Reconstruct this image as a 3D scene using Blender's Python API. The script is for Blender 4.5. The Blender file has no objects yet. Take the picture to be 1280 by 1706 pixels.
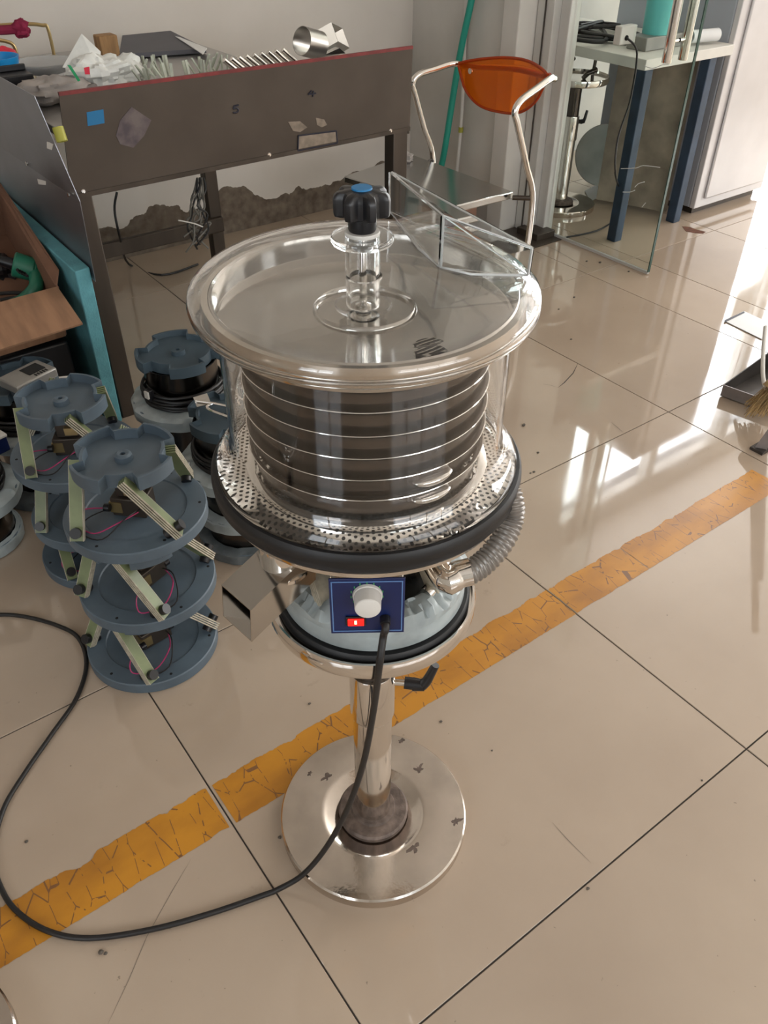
import bpy, math, random
from math import pi, sin, cos, radians as R_
from mathutils import Vector, Matrix, Euler, noise
random.seed(7)
SC = bpy.context.scene
COL = SC.collection

# ------------------------------------------------------------------ camera
F_PX = 1359.41; PITCH, ROLL, YAW = 0.6817745, 0.0047699, 0.6374423
CAM = Vector((0.57387, -0.30663, 1.23018))
_fw = Vector((sin(YAW)*cos(PITCH), cos(YAW)*cos(PITCH), -sin(PITCH)))
_r = Vector((cos(YAW), -sin(YAW), 0)); _u = _r.cross(_fw)
_r, _u = _r*cos(ROLL)+_u*sin(ROLL), _u*cos(ROLL)-_r*sin(ROLL)
cd = bpy.data.cameras.new('camera'); cam = bpy.data.objects.new('camera', cd); COL.objects.link(cam)
cam.matrix_world = Matrix(((_r.x, _u.x, -_fw.x, CAM.x), (_r.y, _u.y, -_fw.y, CAM.y), (_r.z, _u.z, -_fw.z, CAM.z), (0, 0, 0, 1)))
cd.sensor_fit = 'VERTICAL'; cd.sensor_height = 36; cd.lens = 36*F_PX/1706; cd.clip_start = .02
SC.camera = cam
SC.view_settings.view_transform = 'Standard'; SC.view_settings.look = 'None'
SC.view_settings.gamma = 1; SC.view_settings.use_curve_mapping = False
SC.view_settings.exposure = 0.0
SC.cycles.max_bounces = 24; SC.cycles.transmission_bounces = 20; SC.cycles.glossy_bounces = 8
SC.cycles.transparent_max_bounces = 24; SC.cycles.diffuse_bounces = 5
SC.cycles.sample_clamp_indirect = 8; SC.cycles.use_denoising = True

def _ray(px, py): return _fw + _r*((px-640)/F_PX) - _u*((py-853)/F_PX)
def gz(px, py, z=0.):           # surveyed point: pixel on the plane of height z
    d = _ray(px, py); return CAM + d*((z-CAM.z)/d.z)
def gx(px, py, X): d = _ray(px, py); return CAM + d*((X-CAM.x)/d.x)
def gy(px, py, Y): d = _ray(px, py); return CAM + d*((Y-CAM.y)/d.y)

# ------------------------------------------------------------------ world, daylight + added fill
w = bpy.data.worlds.new('sky'); SC.world = w; w.use_nodes = True
bg = w.node_tree.nodes['Background']; bg.inputs[0].default_value = (.80, .90, 1, 1); bg.inputs[1].default_value = 2.5
def area(name, loc, rot, sx, sy, rad, col):
    l = bpy.data.lights.new(name, 'AREA'); l.shape = 'RECTANGLE'; l.size = sx; l.size_y = sy
    l.energy = rad*pi*sx*sy; l.color = col
    o = bpy.data.objects.new(name, l); COL.objects.link(o); o.location = loc; o.rotation_euler = rot; return o
area('daylight_north', (6.6, 3.05, 1.45), (R_(-90), 0, 0), 4.6, 3.0, 14.0, (.97, .98, 1))
area('fill_south', (1.6, -4.12, 1.95), (R_(90), 0, 0), 3.6, 1.2, 4.5, (1, .95, .89))  # unseen window behind the camera, added to fill the room
area('fill_east', (9.12, -.8, 1.75), (0, R_(90), 0), 1.6, 4.6, 9.0, (1, .97, .93))  # unseen east window, added as the main light of the front room
area('fill_west', (-2.72, -1.6, 1.75), (0, R_(-90), 0), 1.4, 1.6, 5.0, (.92, .96, 1))  # unseen west window, small light added on the left side

# ------------------------------------------------------------------ materials
M = {}
def nt(name):
    m = bpy.data.materials.new(name); m.use_nodes = True; t = m.node_tree
    return m, t, t.nodes['Principled BSDF']
def mat(name, col, rough=.5, metal=0., var=.0, scale=8., bump=0., bscale=60., spec=.5, trans=0., ior=1.5, emit=None, coat=0., stretch=None, col2=None, rvar=0., detail=4.):
    m, t, b = nt(name); N = t.nodes; L = t.links
    b.inputs['Base Color'].default_value = (*col, 1); b.inputs['Roughness'].default_value = rough
    b.inputs['Metallic'].default_value = metal; b.inputs['Specular IOR Level'].default_value = spec
    b.inputs['Transmission Weight'].default_value = trans; b.inputs['IOR'].default_value = ior
    b.inputs['Coat Weight'].default_value = coat
    tc = N.new('ShaderNodeTexCoord'); mp = N.new('ShaderNodeMapping'); L.new(tc.outputs['Object'], mp.inputs[0])
    if stretch: mp.inputs['Scale'].default_value = stretch
    if var or col2 or rvar:
        n = N.new('ShaderNodeTexNoise'); n.inputs['Scale'].default_value = scale; n.inputs['Detail'].default_value = detail
        L.new(mp.outputs[0], n.inputs[0])
        c2 = col2 or tuple(max(0, c*(1-var)) for c in col); c1 = col if col2 else tuple(c*(1+var*.6) for c in col)
        r = N.new('ShaderNodeValToRGB'); r.color_ramp.elements[0].position = .35; r.color_ramp.elements[1].position = .68
        r.color_ramp.elements[0].color = (*c2, 1); r.color_ramp.elements[1].color = (*c1, 1)
        L.new(n.outputs[0], r.inputs[0]); L.new(r.outputs[0], b.inputs['Base Color'])
        if rvar:
            mr = N.new('ShaderNodeMapRange'); mr.inputs[3].default_value = max(0, rough-rvar); mr.inputs[4].default_value = rough+rvar
            L.new(n.outputs[0], mr.inputs[0]); L.new(mr.outputs[0], b.inputs['Roughness'])
    if bump:
        n2 = N.new('ShaderNodeTexNoise'); n2.inputs['Scale'].default_value = bscale; n2.inputs['Detail'].default_value = 3
        L.new(mp.outputs[0], n2.inputs[0]); bp = N.new('ShaderNodeBump'); bp.inputs['Strength'].default_value = bump; bp.inputs['Distance'].default_value = .01
        L.new(n2.outputs[0], bp.inputs['Height']); L.new(bp.outputs[0], b.inputs['Normal'])
    if emit:
        b.inputs['Emission Color'].default_value = (*emit[0], 1); b.inputs['Emission Strength'].default_value = emit[1]
    M[name] = m; return m

mat('chrome', (.80, .77, .73), .09, 1, rvar=.04, scale=20)
mat('chrome_worn', (.66, .60, .54), .13, 1, var=.16, scale=14, rvar=.10, bump=.02, bscale=90, detail=8)
mat('steel_dark', (.115, .10, .09), .20, 1, var=.12, scale=30, stretch=(1, 1, .05), rvar=.05)
mat('steel_plate', (.54, .52, .49), .10, 1, var=.08, scale=5, rvar=.05, bump=.03, bscale=7)
mat('steel_band', (.62, .57, .51), .16, 1)
mat('steel_table', (.075, .060, .048), .45, .6, var=.16, scale=6, rvar=.12, bump=.02, bscale=120, detail=8)
mat('steel_top', (.42, .41, .40), .35, .9, var=.1, scale=5)
mat('steel_sheet', (.30, .31, .34), .38, .85, var=.18, scale=5, rvar=.1)
mat('steel_leg', (.075, .06, .048), .5, .7, var=.25, scale=12, stretch=(1, 1, .2))
mat('steel_seat', (.55, .55, .54), .16, 1, var=.08, scale=6)
mat('rust_ring', (.17, .13, .11), .55, .5, var=.4, scale=60, bump=.1, bscale=200)
mat('red_paint', (.17, .014, .014), .5, var=.3, scale=30)
mat('acrylic', (.985, .99, .99), .0, trans=1, ior=1.47, bump=.05, bscale=9)
mat('edge_light', (.82, .83, .82), .15, trans=.35, ior=1.4)
mat('cable_grey', (.14, .13, .11), .5)
mat('duct_steel', (.42, .40, .37), .32, .9, var=.1)
mat('hose', (.22, .20, .18), .28, .35)
mat('door_edge', (.03, .075, .06), .2)
mat('acrylic_edge', (.97, .985, .985), .02, trans=1, ior=1.47)
mat('door_glass', (.84, .91, .88), .0, trans=1, ior=1.12)
mat('rubber', (.008, .008, .009), .5, var=.3, scale=20)
mat('black_plastic', (.007, .007, .009), .36)
mat('black_cable', (.010, .009, .009), .5)
mat('pit', (.004, .004, .004), .9)
mat('blue_cap', (.005, .16, .38), .4)
mat('white_plastic', (.66, .64, .60), .4)
mat('clear_plastic', (.85, .87, .88), .08, trans=.75, ior=1.3)
mat('panel_blue', (.004, .013, .075), .35)
mat('panel_line', (.10, .20, .42), .4)
mat('green_print', (.05, .30, .10), .5)
mat('switch_red', (.5, .0, .0), .3, emit=((1, .015, .01), 1.3))
mat('switch_glow', (1, .4, .2), .3, emit=((1, .45, .22), 5))
mat('grey_blue', (.092, .128, .162), .48, var=.22, scale=9, bump=.02, bscale=80, rvar=.08)
mat('grey_blue_dark', (.05, .078, .10), .5, var=.22, scale=9)
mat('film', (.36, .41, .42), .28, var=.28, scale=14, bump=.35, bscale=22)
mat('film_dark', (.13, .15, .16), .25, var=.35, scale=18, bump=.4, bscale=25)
mat('spring_green', (.17, .205, .10), .4, var=.2, scale=20)
mat('fibre', (.46, .42, .33), .55, var=.25, scale=80)
mat('brass', (.38, .28, .13), .35, .8)
mat('wire_pink', (.42, .03, .13), .4)
mat('foam', (.10, .31, .36), .75, var=.15, scale=20, bump=.15, bscale=160)
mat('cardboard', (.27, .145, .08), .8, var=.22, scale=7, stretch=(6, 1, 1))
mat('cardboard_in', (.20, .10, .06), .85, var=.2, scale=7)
mat('drill_green', (.015, .15, .09), .4)
mat('teal', (.01, .27, .20), .45, var=.1)
mat('white_pipe', (.60, .58, .54), .5)
mat('yellow', (.32, .31, .04), .5)
mat('orange_clear', (.95, .22, .012), .06, trans=.82, ior=1.25)
mat('orange_rim', (.45, .055, .008), .2, trans=.3, ior=1.3)
mat('alu', (.60, .59, .56), .45, .35, var=.12, scale=4)
mat('wall_white', (.56, .54, .50), .85, var=.14, scale=3)
mat('fridge_white', (.60, .58, .58), .34, .15, var=.12, scale=3, rvar=.1)
mat('fridge_side', (.36, .38, .42), .5, .2)
mat('blue_steel', (.03, .055, .095), .5, .2, var=.3, scale=12)
mat('bench_edge', (.66, .64, .59), .6, var=.1)
mat('plywood', (.26, .215, .165), .8, var=.35, scale=9, detail=8)
mat('cyan_tub', (.12, .48, .46), .4)
mat('red_bar', (.30, .05, .04), .5)
mat('bag_white', (.68, .69, .66), .45, var=.15, scale=22)
mat('cloth_grey', (.33, .30, .28), .9, var=.2, scale=20)
mat('cloth_red', (.25, .008, .05), .85, var=.3)
mat('green_print2', (.01, .28, .10), .5)
mat('red_print', (.6, .02, .05), .5)
mat('wood', (.30, .165, .065), .7, var=.3, scale=8, stretch=(8, 8, 1))
mat('board_grey', (.085, .085, .10), .6, var=.1)
mat('blue_bowl', (.005, .26, .62), .3)
mat('clip_cream', (.50, .53, .44), .5, var=.15, scale=40)
mat('sticker_blue', (.0, .13, .30), .5)
mat('sticker_dark', (.05, .035, .045), .5, col2=(.12, .095, .09), scale=34)
mat('weld', (.26, .225, .19), .35, .8, var=.3, scale=40)
mat('ink', (.008, .008, .02), .6)
mat('straw', (.40, .27, .12), .8, var=.35, scale=50)
mat('pan_dark', (.06, .052, .047), .5, .5, var=.3, scale=10)
mat('pan_edge', (.24, .21, .20), .5, .3, var=.2, scale=20)
mat('paper', (.75, .76, .76), .6, var=.06)
mat('leaf', (.14, .05, .025), .8, var=.3, scale=60)
mat('grit', (.10, .085, .07), .9)
mat('crack', (.05, .042, .034), .9)
mat('crack_light', (.20, .165, .13), .9)
mat('outlet', (.52, .52, .47), .5)
mat('grout', (.05, .042, .036), .9)
mat('disc_grey', (.30, .29, .27), .4, .5, var=.2)
mat('brick', (.30, .17, .12), .9, var=.2)
mat('ceiling_white', (.66, .63, .59), .9)
mat('outside_ground', (.5, .5, .48), .9)

def floor_mat():
    m, t, b = nt('floor_tile'); N = t.nodes; L = t.links
    ge = N.new('ShaderNodeNewGeometry'); oi = N.new('ShaderNodeObjectInfo')
    def noi(s, d, rgh=.5):
        n = N.new('ShaderNodeTexNoise'); n.inputs['Scale'].default_value = s; n.inputs['Detail'].default_value = d; n.inputs['Roughness'].default_value = rgh
        L.new(ge.outputs['Position'], n.inputs[0]); return n
    n1 = noi(2.2, 5); r1 = N.new('ShaderNodeValToRGB'); e = r1.color_ramp.elements
    e[0].position = .3; e[0].color = (.375, .295, .225, 1); e[1].position = .72; e[1].color = (.455, .368, .285, 1)
    L.new(n1.outputs[0], r1.inputs[0])
    n2 = noi(11, 8, .7); r2 = N.new('ShaderNodeValToRGB'); e = r2.color_ramp.elements      # scuffs
    e[0].position = .66; e[0].color = (0, 0, 0, 1); e[1].position = .78; e[1].color = (1, 1, 1, 1); L.new(n2.outputs[0], r2.inputs[0])
    mx = N.new('ShaderNodeMixRGB'); mx.inputs[2].default_value = (.20, .165, .13, 1); L.new(r1.outputs[0], mx.inputs[1])
    mu = N.new('ShaderNodeMath'); mu.operation = 'MULTIPLY'; mu.inputs[1].default_value = .5; L.new(r2.outputs[0], mu.inputs[0]); L.new(mu.outputs[0], mx.inputs[0])
    n3 = noi(90, 3); r3 = N.new('ShaderNodeValToRGB'); e = r3.color_ramp.elements          # specks
    e[0].position = .73; e[0].color = (0, 0, 0, 1); e[1].position = .76; e[1].color = (1, 1, 1, 1); L.new(n3.outputs[0], r3.inputs[0])
    mx2 = N.new('ShaderNodeMixRGB'); mx2.inputs[2].default_value = (.12, .10, .08, 1); L.new(mx.outputs[0], mx2.inputs[1])
    mu2 = N.new('ShaderNodeMath'); mu2.operation = 'MULTIPLY'; mu2.inputs[1].default_value = .55; L.new(r3.outputs[0], mu2.inputs[0]); L.new(mu2.outputs[0], mx2.inputs[0])
    hs = N.new('ShaderNodeHueSaturation'); mr = N.new('ShaderNodeMapRange'); mr.inputs[3].default_value = .95; mr.inputs[4].default_value = 1.05
    L.new(oi.outputs['Random'], mr.inputs[0]); L.new(mr.outputs[0], hs.inputs['Value']); L.new(mx2.outputs[0], hs.inputs['Color'])
    L.new(hs.outputs[0], b.inputs['Base Color'])
    n4 = noi(6, 6, .6); m4 = N.new('ShaderNodeMapRange'); m4.inputs[1].default_value = .3; m4.inputs[2].default_value = .75
    m4.inputs[3].default_value = .015; m4.inputs[4].default_value = .09
    L.new(n4.outputs[0], m4.inputs[0]); L.new(m4.outputs[0], b.inputs['Roughness'])
    b.inputs['IOR'].default_value = 1.52; b.inputs['Specular IOR Level'].default_value = .6
    M['floor_tile'] = m
floor_mat()

def tape_mat():
    m, t, b = nt('tape'); N = t.nodes; L = t.links
    ge = N.new('ShaderNodeNewGeometry')
    mp = N.new('ShaderNodeMapping'); mp.inputs['Scale'].default_value = (5, 9, 5); L.new(ge.outputs['Position'], mp.inputs[0])
    n = N.new('ShaderNodeTexNoise'); n.inputs['Scale'].default_value = 1.5; n.inputs['Detail'].default_value = 9; L.new(mp.outputs[0], n.inputs[0])
    r = N.new('ShaderNodeValToRGB'); e = r.color_ramp.elements
    e[0].position = .3; e[0].color = (.36, .145, .012, 1); e[1].position = .6; e[1].color = (.52, .225, .016, 1); L.new(n.outputs[0], r.inputs[0])
    n3 = N.new('ShaderNodeTexNoise'); n3.inputs['Scale'].default_value = 55; n3.inputs['Detail'].default_value = 4; L.new(ge.outputs['Position'], n3.inputs[0])
    v = N.new('ShaderNodeTexVoronoi'); v.feature = 'DISTANCE_TO_EDGE'; v.inputs['Scale'].default_value = 34
    mp2 = N.new('ShaderNodeMapping'); mp2.inputs['Scale'].default_value = (1, .35, 1); mp2.inputs['Rotation'].default_value = (0, 0, .5)
    L.new(ge.outputs['Position'], mp2.inputs[0]); L.new(mp2.outputs[0], v.inputs[0])
    lt = N.new('ShaderNodeMath'); lt.operation = 'LESS_THAN'; lt.inputs[1].default_value = .016; L.new(v.outputs[0], lt.inputs[0])
    gt = N.new('ShaderNodeMath'); gt.operation = 'GREATER_THAN'; gt.inputs[1].default_value = .47; L.new(n3.outputs[0], gt.inputs[0])
    an = N.new('ShaderNodeMath'); an.operation = 'MULTIPLY'; L.new(lt.outputs[0], an.inputs[0]); L.new(gt.outputs[0], an.inputs[1])
    mx = N.new('ShaderNodeMixRGB'); mx.inputs[2].default_value = (.19, .085, .03, 1); L.new(an.outputs[0], mx.inputs[0]); L.new(r.outputs[0], mx.inputs[1])
    L.new(mx.outputs[0], b.inputs['Base Color']); b.inputs['Roughness'].default_value = .42
    M['tape'] = m
tape_mat()

def wall_mat():                 # painted wall with a damp, peeled foot
    m, t, b = nt('wall_paint'); N = t.nodes; L = t.links
    ge = N.new('ShaderNodeNewGeometry'); sp = N.new('ShaderNodeSeparateXYZ'); L.new(ge.outputs['Position'], sp.inputs[0])
    n = N.new('ShaderNodeTexNoise'); n.inputs['Scale'].default_value = 3.2; n.inputs['Detail'].default_value = 5; L.new(ge.outputs['Position'], n.inputs[0])
    mr = N.new('ShaderNodeMapRange'); mr.inputs[3].default_value = -.05; mr.inputs[4].default_value = .36; L.new(n.outputs[0], mr.inputs[0])
    lt = N.new('ShaderNodeMath'); lt.operation = 'LESS_THAN'; L.new(sp.outputs[2], lt.inputs[0]); L.new(mr.outputs[0], lt.inputs[1])
    n2 = N.new('ShaderNodeTexNoise'); n2.inputs['Scale'].default_value = 25; n2.inputs['Detail'].default_value = 6; L.new(ge.outputs['Position'], n2.inputs[0])
    r = N.new('ShaderNodeValToRGB'); e = r.color_ramp.elements
    e[0].position = .35; e[0].color = (.10, .075, .055, 1); e[1].position = .7; e[1].color = (.21, .17, .13, 1); L.new(n2.outputs[0], r.inputs[0])
    n3 = N.new('ShaderNodeTexNoise'); n3.inputs['Scale'].default_value = 2; n3.inputs['Detail'].default_value = 5; L.new(ge.outputs['Position'], n3.inputs[0])
    r3 = N.new('ShaderNodeValToRGB'); e = r3.color_ramp.elements
    e[0].position = .3; e[0].color = (.58, .54, .49, 1); e[1].position = .7; e[1].color = (.69, .65, .60, 1); L.new(n3.outputs[0], r3.inputs[0])
    mx = N.new('ShaderNodeMixRGB'); L.new(lt.outputs[0], mx.inputs[0]); L.new(r3.outputs[0], mx.inputs[1]); L.new(r.outputs[0], mx.inputs[2])
    L.new(mx.outputs[0], b.inputs['Base Color']); b.inputs['Roughness'].default_value = .85
    M['wall_paint'] = m
wall_mat()

# ------------------------------------------------------------------ mesh helpers
class MB:
    def __init__(s): s.v = []; s.f = []
    def add(s, vs, fs, T=None):
        k = len(s.v); s.v += [(T @ Vector(p)) if T else Vector(p) for p in vs]; s.f += [tuple(i+k for i in f) for f in fs]; return s
    def box(s, x0, x1, y0, y1, z0, z1, T=None):
        vs = [(x, y, z) for z in (z0, z1) for y in (y0, y1) for x in (x0, x1)]
        return s.add(vs, [(0, 2, 3, 1), (4, 5, 7, 6), (0, 1, 5, 4), (2, 6, 7, 3), (0, 4, 6, 2), (1, 3, 7, 5)], T)
    def hexa(s, p):             # 4 bottom + 4 top points in order
        return s.add(p, [(3, 2, 1, 0), (4, 5, 6, 7), (0, 1, 5, 4), (1, 2, 6, 5), (2, 3, 7, 6), (3, 0, 4, 7)])
    def slab(s, q, t):          # planar polygon thickened along its normal
        q = [Vector(p) for p in q]; n = (q[1]-q[0]).cross(q[2]-q[0]).normalized()*t; m = len(q)
        return s.add([p for p in q]+[p+n for p in q], [tuple(range(m))[::-1], tuple(range(m, 2*m))]+[(i, (i+1) % m, m+(i+1) % m, m+i) for i in range(m)])
    def prism(s, poly, z0, z1, T=None):
        m = len(poly)
        return s.add([(x, y, z0) for x, y in poly]+[(x, y, z1) for x, y in poly], [tuple(range(m))[::-1], tuple(range(m, 2*m))]+[(i, (i+1) % m, m+(i+1) % m, m+i) for i in range(m)], T)
    def lathe(s, prof, n=64, c=(0, 0, 0), closed=False, T=None, wob=None):
        vs = []; m = len(prof); fs = []
        for i in range(n):
            a = 2*pi*i/n
            for j, (r, z) in enumerate(prof):
                if wob: r, z = wob(r, z, a, j)
                vs.append((c[0]+r*cos(a), c[1]+r*sin(a), c[2]+z))
        for i in range(n):
            k = (i+1) % n
            for j in range(m if closed else m-1):
                l = (j+1) % m
                fs.append((i*m+j, k*m+j, k*m+l, i*m+l))
        return s.add(vs, fs, T)
    def cyl(s, a, b, r, n=16, r2=None, cap=True):
        a = Vector(a); b = Vector(b); d = (b-a).normalized(); u = d.orthogonal().normalized(); v = d.cross(u); r2 = r if r2 is None else r2
        vs = [a+(u*cos(2*pi*i/n)+v*sin(2*pi*i/n))*r for i in range(n)]+[b+(u*cos(2*pi*i/n)+v*sin(2*pi*i/n))*r2 for i in range(n)]
        fs = [(i, (i+1) % n, n+(i+1) % n, n+i) for i in range(n)]
        if cap: fs += [tuple(range(n))[::-1], tuple(range(n, 2*n))]
        return s.add(vs, fs)
    def tube(s, pts, r, n=10, smooth=4, closed=False, rad=None):
        P = [Vector(p) for p in pts]
        if smooth:
            Q = []; m = len(P)
            for i in range(m if closed else m-1):
                p0 = P[(i-1) % m] if closed else P[max(0, i-1)]; p1 = P[i]; p2 = P[(i+1) % m]; p3 = P[(i+2) % m] if closed else P[min(m-1, i+2)]
                for k in range(smooth):
                    t = k/smooth
                    Q.append(.5*((2*p1)+(p2-p0)*t+(2*p0-5*p1+4*p2-p3)*t*t+(3*p1-p0-3*p2+p3)*t**3))
            if not closed: Q.append(P[-1])
            P = Q
        m = len(P); vs = []; fs = []; up = None
        for i in range(m):
            a = P[(i-1) % m] if closed else P[max(0, i-1)]; b = P[(i+1) % m] if closed else P[min(m-1, i+1)]
            d = (b-a).normalized()
            if up is None: up = d.orthogonal().normalized()
            up = (up-d*up.dot(d)).normalized(); q = d.cross(up); rr = rad(i/(m-1)) if rad else r
            vs += [P[i]+(up*cos(2*pi*k/n)+q*sin(2*pi*k/n))*rr for k in range(n)]
        for i in range(m if closed else m-1):
            j = (i+1) % m
            fs += [(i*n+k, i*n+(k+1) % n, j*n+(k+1) % n, j*n+k) for k in range(n)]
        if not closed: fs += [tuple(range(n))[::-1], tuple(range((m-1)*n, m*n))]
        return s.add(vs, fs)
    def blob(s, c, rad, amp=.2, fr=3., seed=0, nu=24, nv=16, flat=None):
        vs = []; fs = []
        for j in range(nv+1):
            th = pi*j/nv
            for i in range(nu):
                a = 2*pi*i/nu; d = Vector((sin(th)*cos(a), sin(th)*sin(a), cos(th)))
                k = 1+amp*noise.noise(d*fr+Vector((seed*7.3, seed*1.7, 0)))+amp*.5*noise.noise(d*fr*2.7+Vector((seed, 9, 2)))
                p = Vector((c[0]+d.x*rad[0]*k, c[1]+d.y*rad[1]*k, c[2]+d.z*rad[2]*k))
                if flat is not None: p.z = max(flat, p.z)
                vs.append(p)
        for j in range(nv):
            for i in range(nu):
                k = (i+1) % nu; fs.append((j*nu+i, (j+1)*nu+i, (j+1)*nu+k, j*nu+k))
        return s.add(vs, fs)
    def build(s, name, m, parent=None, world=True, bevel=0., smooth=True, angle=38):
        off = Vector((0, 0, 0))
        if parent is not None and world:
            q = parent
            while q is not None: off += q.location; q = q.parent
        me = bpy.data.meshes.new(name); me.from_pydata([p-off for p in s.v], [], s.f); me.update()
        import bmesh
        b = bmesh.new(); b.from_mesh(me); bmesh.ops.recalc_face_normals(b, faces=b.faces); b.to_mesh(me); b.free()
        if smooth:
            me.polygons.foreach_set('use_smooth', [True]*len(me.polygons)); me.set_sharp_from_angle(angle=R_(angle))
        me.materials.append(M[m]); o = bpy.data.objects.new(name, me); COL.objects.link(o)
        if parent is not None: o.parent = parent
        if bevel:
            md = o.modifiers.new('bevel', 'BEVEL'); md.width = bevel; md.segments = 2; md.limit_method = 'ANGLE'; md.angle_limit = R_(40)
        return o

def tag(o, label=None, cat=None, group=None, kind=None):
    if label: o['label'] = label
    if cat: o['category'] = cat
    if group: o['group'] = group
    if kind: o['kind'] = kind
    return o
def thing(name, label, cat, loc=(0, 0, 0), group=None, rz=0.):
    o = bpy.data.objects.new(name, None); o.empty_display_size = .02; COL.objects.link(o); o.location = loc; o.rotation_euler.z = rz
    return tag(o, label, cat, group)
def kids(o): return [x for x in bpy.data.objects if x.parent == o]
def copy_tree(o, parent=None):
    ch = kids(o); c = o.copy(); COL.objects.link(c); c.parent = parent
    for k in ch: copy_tree(k, c)
    return c
def one(mb, name, m, label, cat, group=None, **k):
    return tag(mb.build(name, m, **k), label, cat, group)
def struct(mb, name, m, parent=None, **k):
    o = mb.build(name, m, parent, **k)
    if parent is None: o['kind'] = 'structure'
    return o

# ------------------------------------------------------------------ the setting
TH = .012
floor = struct(MB().box(-2.6, 9, -4, 2.76, -.06, -.0022), 'floor', 'grout')
XS = [-2.6, -2.4, -1.6, -.8, 0, .8, 1.6, 2.392, 2.93, 3.2, 3.7, 4.5, 5.3, 6.1, 6.9, 7.7, 8.5, 9.0]
YS = [-4.0, -3.2, -2.4, -1.6, -.8, 0, .8, 1.602, 2.4, 2.76]
G_ = .0013
for i in range(len(XS)-1):
    for j in range(len(YS)-1):
        x0, x1, y0, y1 = XS[i]+G_, XS[i+1]-G_, YS[j]+G_, YS[j+1]-G_; c = .0008
        m = MB(); P = []
        for z, e in ((-.0021, 0), (-c, 0), (0, c)):
            P += [(x0+e, y0+e, z), (x1-e, y0+e, z), (x1-e, y1-e, z), (x0+e, y1-e, z)]
        F = [(8, 9, 10, 11)]
        for l in (0, 4): F += [(l+k, l+(k+1) % 4, l+4+(k+1) % 4, l+4+k) for k in range(4)]
        m.add(P, F).build('floor_tile', 'floor_tile', floor, smooth=False)
def flat_strip(pts, wd, z=.0004, j=.0):
    m = MB(); vs = []; n = len(pts)
    for i, p in enumerate(pts):
        a = Vector(pts[max(0, i-1)]); b = Vector(pts[min(n-1, i+1)]); d = (b-a); d.z = 0; d.normalize(); q = Vector((-d.y, d.x, 0))*wd*.5*(1 if 0 < i < n-1 else .25)
        p = Vector((p[0], p[1], z)); vs += [p+q, p-q]
    m.add(vs, [(2*i, 2*i+1, 2*i+3, 2*i+2) for i in range(n-1)]); return m
flat_strip([gz(*q) for q in ((180, 1706), (215, 1632), (245, 1560), (285, 1488), (318, 1432))], .0010).build('crack', 'crack_light', floor)
flat_strip([gz(*q) for q in ((963, 606), (955, 622), (940, 638), (930, 646))], .003).build('crack', 'crack', floor)
flat_strip([gz(*q) for q in ((930, 646), (918, 642), (905, 640))], .002).build('crack', 'crack_light', floor)
flat_strip([gz(*q) for q in ((1039, 721), (1030, 713), (1018, 703))], .0025).build('crack', 'crack_light', floor)
flat_strip([gz(*q) for q in ((920, 1370), (945, 1398), (985, 1438))], .0012).build('crack', 'crack_light', floor)
flat_strip([gz(*q) for q in ((900, 405), (925, 416), (980, 447))], .004).build('crack', 'crack_light', floor)

# worn yellow line across the floor
mark = thing('floor_marking', 'worn yellow painted line running across the floor tiles', 'floor marking', (1.2, .45, 0))
def strip_piece(x0, x1, seed, rag=1.):
    n = int((x1-x0)/.0022)+2; top = []; bot = []
    for i in range(n):
        x = x0+(x1-x0)*i/(n-1)
        t = .4955-abs(noise.noise(Vector((x*9, seed, 0))))*.010*rag-max(0, noise.noise(Vector((x*38, seed, 3))))*.009*rag
        b = .4055+max(0, noise.noise(Vector((x*20, seed, 8)))-.25)*.010*rag+abs(noise.noise(Vector((x*70, seed, 4))))*.0016
        t -= .0035*abs(noise.noise(Vector((x*110, seed, 6))))+.0016*abs(noise.noise(Vector((x*300, seed, 7)))); b += .0016*abs(noise.noise(Vector((x*240, seed, 9))))
        b += .013*max(0, noise.noise(Vector((x*7, seed, 12)))-.42)
        if seed == 1: t -= .012*max(0, 1-abs(x-.575)/.03)
        top.append((x+.004*noise.noise(Vector((x*50, 1, 1))), t)); bot.append((x, b))
    vs = []; K = 7
    for i in range(n):
        for k in range(K+1):
            f = k/K; vs.append((top[i][0]*f+bot[i][0]*(1-f), top[i][1]*f+bot[i][1]*(1-f), .0006+(.0007 if k == 4 else 0)))
    m = MB(); fs = []
    for i in range(n-1):
        for k in range(K): fs.append((i*(K+1)+k, (i+1)*(K+1)+k, (i+1)*(K+1)+k+1, i*(K+1)+k+1))
    m.add(vs, fs); return m
for k, (a, b) in enumerate(((-.2, -.003), (.002, .7935), (.806, 1.5985), (1.603, 1.83), (1.832, 2.34))):
    strip_piece(a, b, k).build('paint_strip', 'tape', mark)
# walls
struct(MB().box(-2.6, 3.12, 2.76, 2.9, -.06, 3), 'wall_back', 'wall_paint')
wbr = struct(MB().box(3.12, 4.5, 2.76, 2.9, -.06, 3).box(4.5, 9, 2.76, 2.9, 2.87, 3), 'wall_back_room', 'wall_white')
struct(MB().box(-2.74, -2.6, -4, 2.76, 0, .95).box(-2.74, -2.6, -4, 2.76, 2.55, 3).box(-2.74, -2.6, -4, -2.5, .95, 2.55).box(-2.74, -2.6, -.7, 2.76, .95, 2.55), 'wall_left', 'wall_white')
struct(MB().box(9, 9.14, -4, 2.9, 0, .95).box(9, 9.14, -4, 2.9, 2.55, 3).box(9, 9.14, -4, -3.1, .95, 2.55).box(9, 9.14, 1.5, 2.9, .95, 2.55), 'wall_right', 'wall_white')
struct(MB().box(9.04, 9.1, -3.1, 1.5, .95, 1.0).box(9.04, 9.1, -3.1, 1.5, 2.5, 2.55).box(9.04, 9.1, -1.6, -1.54, 1, 2.5).box(9.04, 9.1, -.05, .01, 1, 2.5), 'window_7', 'alu')  # frame for the east opening, unseen and added along with its fill light
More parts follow.
